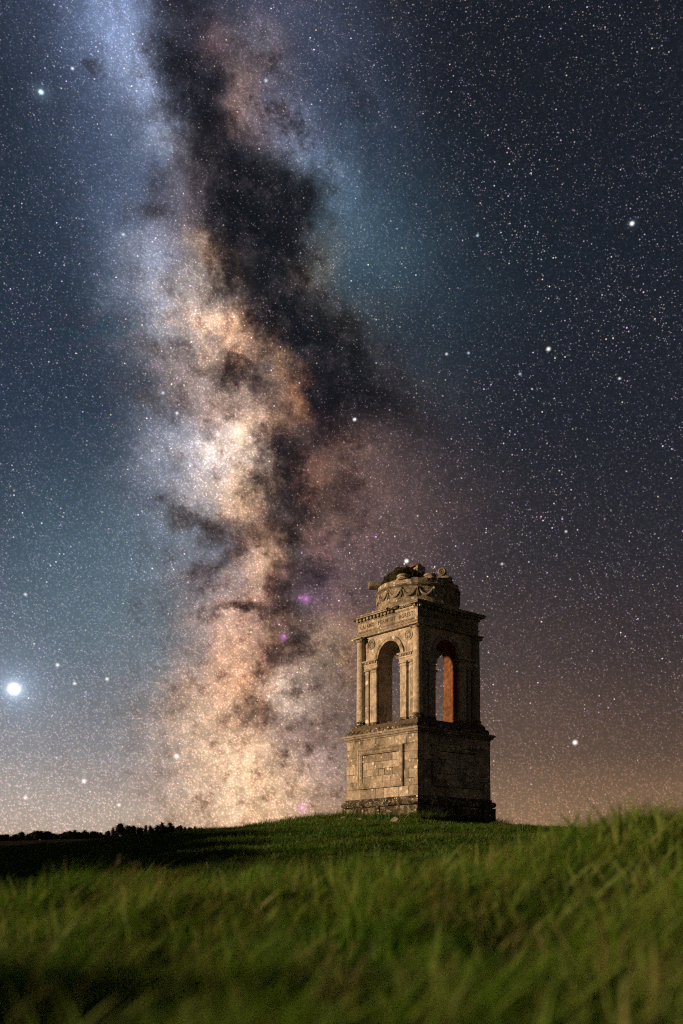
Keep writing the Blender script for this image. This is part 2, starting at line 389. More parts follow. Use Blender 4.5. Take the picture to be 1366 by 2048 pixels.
def stone_mat(name, base, dark, stain, lichen, moss, spot_scale=5.0, bump=0.6):
    m, nt, b = new_mat(name); k = N(nt)
    geo = k.new('ShaderNodeNewGeometry'); pos = geo.outputs['Position']
    oi = k.new('ShaderNodeObjectInfo')
    tone = k.smooth(oi.outputs['Random'], 0, 1, 0.66, 1.16)
    n1 = k.noise(pos, 1.7, 6, 0.65)
    n2 = k.noise(pos, 9.0, 7, 0.7)
    n3 = k.noise(pos, 34.0, 4, 0.7)
    col = k.mix(k.smooth(n2, 0.34, 0.66), tuple(min(1, c * 1.12) for c in base), tuple(c * 0.62 for c in base))
    col = k.mix(k.smooth(n3, 0.45, 0.75, 0, 0.45), col, tuple(min(1, c * 1.25) for c in base))
    col = k.mix(k.math('MULTIPLY', k.smooth(n1, 0.48, 0.72), stain), col, dark)
    stv = k.new('ShaderNodeMapping'); k.link(pos, stv.inputs[0]); stv.inputs[3].default_value = (5.0, 5.0, 0.45)
    sk = k.noise(stv.outputs[0], 1.6, 5, 0.65)
    col = k.mix(k.math('MULTIPLY', k.smooth(sk, 0.50, 0.72), stain * 0.8), col, tuple(0.5 * (p_ + q_) * 0.8 for p_, q_ in zip(dark, base)))
    if moss:
        mv = k.noise(pos, 5.0, 8, 0.72, 0.3)
        col = k.mix(k.math('MULTIPLY', k.smooth(mv, 0.41, 0.56), moss), col, (0.028, 0.026, 0.016))
    hs = k.new('ShaderNodeMix', data_type='RGBA', blend_type='MULTIPLY')
    hs.inputs[0].default_value = 1.0
    k.link(col, hs.inputs[6]); k.link(tone, hs.inputs[7]); col = hs.outputs[2]
    if lichen:
        # round crusts of pale lichen
        wv = k.new('ShaderNodeTexNoise'); k.link(pos, wv.inputs['Vector']); wv.inputs['Scale'].default_value = 14
        off = k.new('ShaderNodeVectorMath', operation='MULTIPLY_ADD')
        k.link(wv.outputs['Color'], off.inputs[0]); off.inputs[1].default_value = (0.07,) * 3; k.link(pos, off.inputs[2])
        for sc_, rad, amt in ((spot_scale * 0.5, 0.24, lichen * 0.6), (spot_scale, 0.36, lichen), (spot_scale * 2.2, 0.40, lichen * 1.1)):
            vo = k.new('ShaderNodeTexVoronoi'); k.link(off.outputs[0], vo.inputs['Vector'])
            vo.inputs['Scale'].default_value = sc_
            sx = k.new('ShaderNodeSeparateXYZ'); k.link(vo.outputs['Color'], sx.inputs[0])
            on = k.smooth(sx.outputs[0], 1 - amt, 1 - amt + 0.03)
            d = k.smooth(vo.outputs['Distance'], rad, rad * 0.75, 0.0, 0.9)
            f = k.math('MULTIPLY', on, d)
            col = k.mix(f, col, (0.68, 0.67, 0.60))
    k.link(col, b.inputs['Base Color'])
    bp = k.new('ShaderNodeBump'); bp.inputs['Strength'].default_value = bump; bp.inputs['Distance'].default_value = 0.03
    k.link(k.math('ADD', n2, k.math('MULTIPLY', n3, 0.5)), bp.inputs['Height'])
    k.link(bp.outputs[0], b.inputs['Normal'])
    return m
MS = stone_mat('ashlar', (0.50, 0.45, 0.375), (0.16, 0.135, 0.11), 0.9, 0.08, 0.25, 4.0)
MW = stone_mat('weathered_stone', (0.45, 0.41, 0.33), (0.14, 0.12, 0.085), 0.7, 0.11, 0.45, 4.5, 0.9)
MP = stone_mat('mossy_stone', (0.27, 0.245, 0.19), (0.07, 0.06, 0.045), 0.8, 0.10, 0.9, 7.0, 0.8)
MC = stone_mat('column_stone', (0.47, 0.42, 0.345), (0.18, 0.15, 0.12), 0.5, 0.10, 0.14, 4.0)
MJ = stone_mat('joint_mortar', (0.12, 0.10, 0.075), (0.06, 0.05, 0.035), 0.6, 0.0, 0.3)
MG = stone_mat('green_stained_stone', (0.40, 0.39, 0.30), (0.14, 0.145, 0.09), 0.7, 0.08, 0.25, 5.0)
MR = stone_mat('reddish_reveal_stone', (0.25, 0.112, 0.055), (0.09, 0.042, 0.025), 1.0, 0.0, 0.4, 4.0)  # redder colour for the inner faces of the right-hand arcade wall
def plain(name, col, rough=0.9, var=0.3, scale=6.0):
    m, nt, b = new_mat(name); k = N(nt)
    geo = k.new('ShaderNodeNewGeometry')
    f = k.noise(geo.outputs['Position'], scale, 5)
    k.link(k.mix(k.smooth(f, 0.3, 0.7), tuple(c * (1 - var) for c in col), tuple(c * (1 + var) for c in col)), b.inputs['Base Color'])
    b.inputs['Roughness'].default_value = rough
    return m
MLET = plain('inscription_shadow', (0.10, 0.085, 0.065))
MBARK = plain('bark', (0.035, 0.026, 0.018))
MCON = plain('conifer_needles', (0.012, 0.014, 0.009), 0.95, 0.4, 0.7)

# ------------------------------------------------------------------ mesh helpers
col_main = scene.collection
class MB:
    def __init__(s): s.v = []; s.f = []
    def add(s, vs_, fs):
        o = len(s.v); s.v += [tuple(p) for p in vs_]; s.f += [tuple(i + o for i in f) for f in fs]
    def mesh(s, name, mat, smooth=False):
        me = bpy.data.meshes.new(name); me.from_pydata(s.v, [], s.f)
        bm = bmesh.new(); bm.from_mesh(me)
        bmesh.ops.recalc_face_normals(bm, faces=bm.faces); bm.to_mesh(me); bm.free()
        if smooth:
            me.polygons.foreach_set('use_smooth', [True] * len(me.polygons))
            me.set_sharp_from_angle(angle=R(40))
        me.materials.append(mat)
        return me
    def build(s, name, mat, parent=None, smooth=False):
        o = bpy.data.objects.new(name, s.mesh(name, mat, smooth)); col_main.objects.link(o)
        if parent: o.parent = parent
        return o
def tag(o, label=None, cat=None, group=None, kind=None):
    if label: o['label'] = label
    if cat: o['category'] = cat
    if group: o['group'] = group
    if kind: o['kind'] = kind
    return o
def empty(name, loc=(0, 0, 0), rz=0):
    o = bpy.data.objects.new(name, None); col_main.objects.link(o)
    o.location = loc; o.rotation_euler = (0, 0, rz); o.empty_display_size = 0.3
    return o

# a face of the tower: t runs to the right as one looks at it, off is the distance from the axis
FACES = {'L': lambda t, o, z: (t, -o, z), 'R': lambda t, o, z: (o, t, z),
         'B': lambda t, o, z: (-t, o, z), 'W': lambda t, o, z: (-o, -t, z)}
def chamfer_box(F, t0, t1, o0, o1, z0, z1, c=0.012, jit=0.0, mb=None):
    """a dressed block: outer arris chamfered, corners a little uneven"""
    mb = mb or MB()
    j = lambda: random.uniform(-jit, jit)
    pts = []
    for (o, i) in ((o0, 0.0), (o1 - c, 0.0), (o1, c)):
        for (t, z) in ((t0 + i, z0 + i), (t1 - i, z0 + i), (t1 - i, z1 - i), (t0 + i, z1 - i)):
            pts.append(F(t + (j() if o != o0 else 0), o + (j() if o != o0 else 0), z + (j() if o != o0 else 0)))
    fs = [(0, 1, 2, 3), (8, 9, 10, 11)]
    for a in (0, 4):
        for q in range(4):
            fs.append((a + q, a + (q + 1) % 4, a + 4 + (q + 1) % 4, a + 4 + q))
    mb.add(pts, fs)
    return mb
def moulding(F, prof, t0, t1, m0=False, m1=False, back=None, mb=None, wob=0.0):
    """prism with the given (off, z) outline along t; mitred at a corner of the tower"""
    mb = mb or MB()
    n = len(prof)
    poly = list(prof) + [(back, prof[-1][1]), (back, prof[0][1])]
    a, b = [], []
    for o, z in poly:
        w = random.uniform(-wob, wob) if o != back else 0
        a.append(F(-o if m0 else t0, o + w, z)); b.append(F(o if m1 else t1, o + w, z))
    k = len(poly)
    fs = [tuple(range(k)), tuple(range(2 * k - 1, k - 1, -1))]
    for i in range(k):
        fs.append((i, (i + 1) % k, k + (i + 1) % k, k + i))
    mb.add(a + b, fs)
    return mb
def lathe(prof, seg=32, cx=0, cy=0, a0=0.0, a1=2 * math.pi, mb=None, cap=True, wob=0.0):
    mb = mb or MB()
    full = abs(a1 - a0 - 2 * math.pi) < 1e-6
    n = seg if full else seg + 1
    vs_ = []
    for i in range(n):
        a = a0 + (a1 - a0) * i / seg
        for r_, z in prof:
            rr = r_ + random.uniform(-wob, wob)
            vs_.append((cx + rr * math.sin(a), cy - rr * math.cos(a), z))
    m = len(prof); fs = []
    for i in range(seg):
        p, q = i, (i + 1) % n
        for k in range(m - 1):
            fs.append((p * m + k, q * m + k, q * m + k + 1, p * m + k + 1))
    if full and cap:
        fs.append(tuple(i * m for i in range(n))[::-1]); fs.append(tuple(i * m + m - 1 for i in range(n)))
    mb.add(vs_, fs)
    return mb
def ring_block(a0, a1, r0, r1, z0, z1, seg=3, jit=0.0, mb=None):
    mb = mb or MB(); vs_ = []
    for i in range(seg + 1):
        a = a0 + (a1 - a0) * i / seg
        for r_, z in ((r0, z0), (r1, z0), (r1, z1), (r0, z1)):
            rr = r_ + random.uniform(-jit, jit); zz = z + random.uniform(-jit, jit)
            vs_.append((rr * math.sin(a), -rr * math.cos(a), zz))
    fs = [(0, 1, 2, 3), tuple(seg * 4 + q for q in (3, 2, 1, 0))]
    for i in range(seg):
        for q in range(4):
            fs.append((i * 4 + q, i * 4 + (q + 1) % 4, i * 4 + 4 + (q + 1) % 4, i * 4 + 4 + q))
    mb.add(vs_, fs)
    return mb
def tube(path, radii, seg=6, mb=None):
    mb = mb or MB(); vs_ = []
    P = [Vector(p) for p in path]
    for i, p in enumerate(P):
        d = (P[min(i + 1, len(P) - 1)] - P[max(i - 1, 0)]).normalized()
        u = d.cross(Vector((0, 0, 1)))
        if u.length < 1e-4: u = Vector((1, 0, 0))
        u.normalize(); w = d.cross(u)
        r_ = radii[i] if hasattr(radii, '__len__') else radii
        for k in range(seg):
            a = 2 * math.pi * k / seg
            vs_.append(p + (u * math.cos(a) + w * math.sin(a)) * r_)
    fs = [tuple(range(seg)), tuple(range((len(P) - 1) * seg + seg - 1, (len(P) - 1) * seg - 1, -1))]
    for i in range(len(P) - 1):
        for k in range(seg):
            fs.append((i * seg + k, i * seg + (k + 1) % seg, (i + 1) * seg + (k + 1) % seg, (i + 1) * seg + k))
    mb.add(vs_, fs)
    return mb

# ------------------------------------------------------------------ terrain
def sstep(x, a, b):
    t = np.clip((x - a) / (b - a), 0, 1); return t * t * (3 - 2 * t)
_ph = rng.uniform(0, 6.28, (40, 3))
def wavy(x, y, lam, seed, n=5):
    s = 0
    for i in range(n):
        a = _ph[(seed * 7 + i) % 40]
        l = lam * (0.62 ** (i * 0.55))
        th = a[0]
        s = s + (0.72 ** i) * np.sin((x * math.cos(th) + y * math.sin(th)) * 6.283 / l + a[1])
    return s / 2.6
def ground_z(x, y):
    x = np.asarray(x, float); y = np.asarray(y, float)
    r = np.hypot(x, y)
    # near meadow: a transverse swell about nine metres out, higher on the right
    z = -0.86 + 0.02 * x * 0
    ridge = np.interp(x, [-14, -6, -3.2, -1.5, 0, 1.0, 1.7, 2.5, 3.3, 4.5, 7, 12], [-0.75, -0.66, -0.58, -0.45, -0.30, -0.17, 0.0, 0.17, 0.29, 0.40, 0.5, 0.4])
    near = -0.86 + (ridge + 0.86) * sstep(y, 2.5, 9.3)
    # the hill with the tower
    hx = np.interp(x, [-60, -25, -13, -9, -5, -2.5, -1, 2.5, 5, 8, 14, 40], [-3.2, -0.9, 0.62, 1.0, 1.42, 1.66, 1.80, 1.72, 1.58, 1.45, 1.2, 0.0])
    prof = np.interp(y, [9, 13, 18, 24, 30, 34, 37, 41, 46, 56, 75, 110], [0.0, 0.0, 0.20, 0.50, 0.78, 0.94, 1.0, 1.0, 0.90, 0.45, -0.6, -1.2])
    low = -0.42 + 0 * x
    hill = low + (hx - low) * prof
    k = sstep(y, 9.2, 13.5)
    z = near * (1 - k) + np.maximum(hill, -4) * k
    # unseen rise added left of the meadow, shaped to shade the grass
    shade_bank = sstep(-x - 0.36 * y, 2.6, 6.5) * np.interp(y, [-10, 2, 4.5, 7, 9, 12, 15, 22, 36, 46, 56], [1.4, 1.4, 1.1, 0.95, 1.3, 1.8, 2.2, 3.1, 4.2, 3.0, 0]) * (1 + 0.5 * wavy(x, y, 5.0, 6))
    z = z + shade_bank
    # far heath rising to a wooded ridge
    far = np.interp(y, [60, 110, 200, 330, 380, 600, 2500], [-6, -4, 2.5, 1.0, 1.0, 0.8, 0.0])
    ridge2 = np.interp(x, [-400, -130, -90, -60, -30, 40, 120, 400], [9.0, 9.3, 10.6, 12.0, 12.6, 12.2, 10, 6])
    f2 = np.interp(y, [60, 120, 220, 340, 375, 520, 900, 2500], [-0.55, -0.35, 0.45, 1.0, 1.0, 0.55, 0.2, 0.0]) * ridge2
    kf = sstep(y, 58, 110)
    z = z * (1 - kf) + f2 * kf
    z = z + 0.125 * wavy(x, y, 3.4, 1) * sstep(r, 1, 5) * (1 - 0.55 * sstep(r, 13, 20)) + 0.035 * wavy(x, y, 1.1, 2) + sstep(r, 40, 160) * 0.35 * wavy(x, y, 26, 3)
    # level stand under the tower
    return z
TX, TY, YAW = 2.473, 37.44, 0.713

def make_ground():
    radii = np.concatenate([np.arange(0, 3, 0.5), np.arange(3, 16, 0.22), np.arange(16, 60, 0.6), np.geomspace(60, 3000, 60)])
    angs = np.concatenate([np.linspace(-180, -32, 38)[:-1], np.linspace(-32, 32, 190), np.linspace(32, 180, 38)[1:-1]])
    na = len(angs)
    A, Rr = np.meshgrid(np.radians(angs), radii)
    X = Rr * np.sin(A); Yy = Rr * np.cos(A)
    Z = ground_z(X, Yy)
    Z = np.where(Yy < -30, Z * np.exp((Yy + 30) / 60), Z)
    v = np.stack([X, Yy, Z], -1).reshape(-1, 3)
    nr = len(radii)
    i = np.arange(nr - 1)[:, None] * na; j = np.arange(na)[None, :]; j2 = (j + 1) % na
    f = np.stack([i + j, i + j2, i + na + j2, i + na + j], -1).reshape(-1, 4)
    me = bpy.data.meshes.new('ground')
    me.from_pydata(v.tolist(), [], f[:, ::-1].tolist())
    me.polygons.foreach_set('use_smooth', [True] * len(me.polygons))
    m, nt, b = new_mat('turf_and_heath'); k = N(nt)
    geo = k.new('ShaderNodeNewGeometry'); pos = geo.outputs['Position']
    n1 = k.noise(pos, 0.5, 6, 0.6); n2 = k.noise(pos, 6.0, 6, 0.7)
    g = k.mix(k.smooth(n1, 0.35, 0.65), (0.030, 0.045, 0.012), (0.055, 0.060, 0.018))
    g = k.mix(k.smooth(n2, 0.5, 0.75, 0, 0.6), g, (0.035, 0.028, 0.014))
    sp = k.new('ShaderNodeSeparateXYZ'); k.link(pos, sp.inputs[0])
    hm = k.smooth(k.math('ADD', sp.outputs[1], k.math('MULTIPLY', n1, 30)), 70, 100)
    heath = k.mix(k.smooth(k.noise(pos, 0.12, 6, 0.7), 0.4, 0.65), (0.014, 0.009, 0.006), (0.026, 0.018, 0.010))
    k.link(k.mix(hm, g, heath), b.inputs['Base Color'])
    bp = k.new('ShaderNodeBump'); bp.inputs['Strength'].default_value = 0.8; bp.inputs['Distance'].default_value = 0.06
    k.link(n2, bp.inputs['Height']); k.link(bp.outputs[0], b.inputs['Normal'])
    me.materials.append(m)
    o = bpy.data.objects.new('ground', me); col_main.objects.link(o)
    tag(o, 'rising grassy hill with dark heath beyond', kind='structure')
    return o
ground = make_ground()

# ------------------------------------------------------------------ the tower
RZ = math.atan2(-math.cos(YAW), math.sin(YAW))
tower = empty('mausoleum', (TX, TY, 0), RZ)
tag(tower, 'ruined square stone mausoleum with open arches and round drum on the hilltop', 'mausoleum')
J = lambda a: random.uniform(-a, a)

# plinth
Z_PL = 1.15
core = MB(); 
for F in ('L',): chamfer_box(FACES[F], -2.10, 2.10, -2.10, 2.10, Z_PL, 2.29, 0.01, 0, core)
plinth = core.build('plinth', MJ, tower)
rows = [(Z_PL, 1.74, 2.20), (1.752, 2.296, 2.165)]
for F in ('L', 'R'):
    for ri, (z0, z1, h) in enumerate(rows):
        cuts = [-h, *((-1.25, -0.35, 0.62, 1.30), (-1.55, -0.75, 0.1, 1.0))[ri], h]
        for a, b in zip(cuts[:-1], cuts[1:]):
            if F == 'R' and a == -h: a = -h + 0.42
            chamfer_box(FACES[F], a + 0.006, b - 0.006, h - 0.40, h + J(0.02), z0 + 0.005, z1 - 0.005, 0.03, 0.016).build('stone', MP, plinth)

# base roll moulding
tor = [(2.02, 2.30)] + [(2.02 + 0.145 * math.cos(a), 2.43 + 0.125 * math.sin(a)) for a in [R(x) for x in (-80, -50, -20, 10, 40, 65, 85)]] + [(2.035, 2.60), (2.03, 2.635)]
bm_core = chamfer_box(FACES['L'], -1.96, 1.96, -1.96, 1.96, 2.295, 2.63, 0.01)
base_m = bm_core.build('base_moulding', MJ, tower)
for F, cuts in (('L', [-2, -0.9, 0.35, 2]), ('R', [-2, -0.55, 0.8, 2]), ('B', [-2, 2]), ('W', [-2, 2])):
    for i in range(len(cuts) - 1):
        m0, m1 = i == 0, i == len(cuts) - 2
        moulding(FACES[F], tor, cuts[i] + 0.006, cuts[i + 1] - 0.006, m0, m1, 1.90, wob=0.008).build('moulding_stone', MP, base_m)

# pedestal: jointed ashlar, framed panel in the middle of each visible side
ZD0, ZD1 = 2.637, 4.935
core = chamfer_box(FACES['L'], -1.955, 1.955, -1.955, 1.955, ZD0, ZD1, 0.01)
ped = core.build('pedestal', MJ, tower)
def course(F, t0, t1, z0, z1, joints, off, jit=0.006, name='stone', mat=MS, parent=None, g=0.006):
    cs = [t0] + list(joints) + [t1]
    for a, b in zip(cs[:-1], cs[1:]):
        chamfer_box(FACES[F], a + g / 2, b - g / 2, off - 0.30, off + J(0.011), z0 + g / 2, z1 - g / 2, 0.010, jit).build(name, mat, parent)
PO, PI = 1.27, 1.035
for F in ('L', 'R'):
    e0 = -2.0 if F == 'L' else -1.69
    course(F, e0, 2.0, 4.585, ZD1 - 0.002, [-1.62 + (0.12 if F == 'R' else 0), -0.88, -0.28, 0.40, 0.78, 1.42], 2.0, parent=ped)
    course(F, e0, 2.0, ZD0, 3.025, [-1.15, -0.30, 0.16, 0.98, 1.5], 2.0, parent=ped)
    zs = [3.025, 3.30, 3.62, 3.98, 4.28, 4.585]
    for i in range(5):
        jl = [[-1.62], [], [-1.55], [], [-1.7 if F == 'L' else -1.5]][i]
        jr = [[1.68], [1.55], [], [1.62], []][i]
        course(F, e0, -PO - 0.002, zs[i], zs[i + 1], jl, 2.0, parent=ped)
        course(F, PO + 0.002, 2.0, zs[i], zs[i + 1], jr, 2.0, parent=ped)
    zi = [3.262, 3.50, 3.76, 4.04, 4.328]
    js = [[-0.55, 0.12, 0.52], [-0.75, -0.10, 0.26, 0.70], [-0.60, -0.40, 0.05, 0.66], [-0.72, 0.08, 0.60]]
    for i in range(4):
        course(F, -PI + 0.002, PI - 0.002, zi[i], zi[i + 1], [q + J(0.08) for q in js[i]], 2.0, parent=ped)
    # raised frame: stepped moulding, mitred
    zo0, zo1, zn0, zn1 = 3.027, 4.583, 3.260, 4.330
    def frame_piece(kind, a, b, ends):
        prof = [(0.0, 2.075), (0.05, 2.095), (0.10, 2.06), (0.17, 2.07), (0.235, 2.022)]
        mb = MB(); A, B = [], []
        for d, o in prof + [(0.235, 1.70), (0.0, 1.70)]:
            if kind in 'tb':
                z = zo1 - d if kind == 't' else zo0 + d
                ta = -PO + d if ends[0] else a; tb = PO - d if ends[1] else b
                A.append(FACES[F](ta, o, z)); B.append(FACES[F](tb, o, z))
            else:
                t = -PO + d if kind == 'l' else PO - d
                za = zo0 + d if ends[0] else a; zb = zo1 - d if ends[1] else b
                A.append(FACES[F](t, o, za)); B.append(FACES[F](t, o, zb))
        n = 7
        mb.add(A + B, [tuple(range(n)), tuple(range(2 * n - 1, n - 1, -1))] + [(i, (i + 1) % n, n + (i + 1) % n, n + i) for i in range(n)])
        mb.build('frame_stone', MS, ped)
    for kd, c0, c1 in (('t', -0.35 + J(.1), 0.55 + J(.1)), ('b', -0.5 + J(.1), 0.3 + J(.1))):
        frame_piece(kd, None, c0 - 0.004, (1, 0)); frame_piece(kd, c0 + 0.004, c1 - 0.004, (0, 0)); frame_piece(kd, c1 + 0.004, None, (0, 1))
    for kd, c0 in (('l', 3.75), ('r', 3.9)):
        frame_piece(kd, None, c0 - 0.004, (1, 0)); frame_piece(kd, c0 + 0.004, None, (0, 1))

# pedestal cornice
corn = [(2.003, 4.938), (2.02, 4.985), (2.055, 5.00), (2.085, 5.035), (2.10, 5.075), (2.14, 5.085), (2.145, 5.15), (2.10, 5.172)]
core = chamfer_box(FACES['L'], -1.94, 1.94, -1.94, 1.94, 4.937, 5.165, 0.01)
pc = core.build('pedestal_cornice', MJ, tower)
for F, cuts in (('L', [-2, -1.15, -0.1, 0.45, 2]), ('R', [-2, -0.7, 0.5, 2]), ('B', [-2, 2]), ('W', [-2, 2])):
    for i in range(len(cuts) - 1):
        moulding(FACES[F], corn, cuts[i] + 0.006, cuts[i + 1] - 0.006, i == 0, i == len(cuts) - 2, 1.85, wob=0.006).build('cornice_stone', MW if F == 'R' else MS, pc)

# ragged stepped course above it
core = chamfer_box(FACES['L'], -1.86, 1.86, -1.86, 1.86, 5.16, 5.50, 0.01)
step = core.build('blocking_course', MJ, tower)
def rough_block(F, t0, t1, o0, o1, z0, z1, amp, name, mat, parent, nt_=6, no=3):
    """a weathered block: its top and outer face are eroded unevenly"""
    mb = MB(); vs_ = []; 
    T = np.linspace(t0, t1, nt_ + 1)
    prof = [(o0, z0), (o1, z0), (o1, (z0 + z1) / 2), (o1 - 0.02, z1 - 0.04), (o1 - 0.09, z1)] + [(o0, z1)]
    for t in T:
        for k, (o, z) in enumerate(prof):
            w = 0 if k in (0, 1) else amp
            vs_.append(FACES[F](t, o + J(w), z + J(w)))
    m = len(prof); fs = [tuple(range(m)), tuple(range(nt_ * m + m - 1, nt_ * m - 1, -1))]
    for i in range(nt_):
        for k in range(m):
            fs.append((i * m + k, i * m + (k + 1) % m, (i + 1) * m + (k + 1) % m, (i + 1) * m + k))
    mb.add(vs_, fs)
    return mb.build(name, mat, parent)
for F in ('L', 'R', 'B', 'W'):
    lo = [-1.96, -1.1, -0.2, 0.75, 1.96] if F in 'LR' else [-1.96, 1.96]
    for a, b in zip(lo[:-1], lo[1:]):
        if F in 'RW' and a == -1.96: a = -1.58
        if F in 'RW' and b == 1.96: b = 1.58
        rough_block(F, a + 0.006, b - 0.006, 1.58, 1.965 + J(0.02), 5.176, 5.36 + J(0.02), 0.022, 'step_stone', MP, step)
    hi = [-1.84, -0.9, 0.15, 1.0, 1.84] if F in 'LR' else [-1.84, 1.84]
    for a, b in zip(hi[:-1], hi[1:]):
        if F in 'RW' and a == -1.84: a = -1.40
        if F in 'RW' and b == 1.84: b = 1.40
        rough_block(F, a + 0.006, b - 0.006, 1.40, 1.84 + J(0.02), 5.37, 5.53 + J(0.025), 0.024, 'step_stone', MP, step)
chamfer_box(FACES['L'], -1.42, 1.42, -1.42, 1.42, 5.37, 5.535, 0.01).build('floor_slab', MW, step)

# corner columns
CC = 1.59
def column(sx, sy):
    cx, cy = sx * CC, sy * CC
    sh = lathe([(0.188, 5.74), (0.182, 6.3), (0.178, 7.1), (0.170, 7.9), (0.160, 8.5), (0.156, 8.83), (0.168, 8.845), (0.168, 8.87)], 28, cx, cy)
    col = sh.build('column', MC, tower, True)
    b = lathe([(0.25, 5.50), (0.262, 5.53), (0.262, 5.57), (0.245, 5.60), (0.212, 5.615), (0.205, 5.645), (0.228, 5.665), (0.232, 5.70), (0.205, 5.735), (0.19, 5.745)], 24, cx, cy, wob=0.004)
    b.build('column_base', MP, col, True)
    c = lathe([(0.158, 8.868), (0.20, 8.90), (0.215, 8.94), (0.20, 8.965)], 20, cx, cy)
    # abacus with cut corners
    h = 0.235
    c.add([(cx + x * h, cy + y * h, z) for z in (9.02, 9.072) for x, y in ((-1, -1), (0, -0.9), (1, -1), (0.9, 0), (1, 1), (0, 0.9), (-1, 1), (-0.9, 0))],
          [tuple(range(8)), tuple(range(15, 7, -1))] + [(i, (i + 1) % 8, 8 + (i + 1) % 8, 8 + i) for i in range(8)])
    c.build('capital', MC, col, True)
    for ax, ay in ((1, 1), (1, -1), (-1, 1), (-1, -1)):
        # angle volute: a scroll with a smaller eye
        d = Vector((ax, ay, 0)).normalized(); side = Vector((-d.y, d.x, 0))
        v = MB(); P = Vector((cx, cy, 8.955)) + d * 0.215
        for rad, half in ((0.072, 0.035), (0.048, 0.045), (0.022, 0.055)):
            ring = []
            for s_ in (-half, half):
                for k in range(12):
                    a = 2 * math.pi * k / 12
                    ring.append(P + side * s_ + d * math.cos(a) * rad + Vector((0, 0, math.sin(a) * rad)))
            v.add(ring, [tuple(range(12)), tuple(range(23, 11, -1))] + [(k, (k + 1) % 12, 12 + (k + 1) % 12, 12 + k) for k in range(12)])
        v.build('volute', MC, col)
for sx, sy in ((1, -1), (-1, -1), (1, 1), (-1, 1)): column(sx, sy)

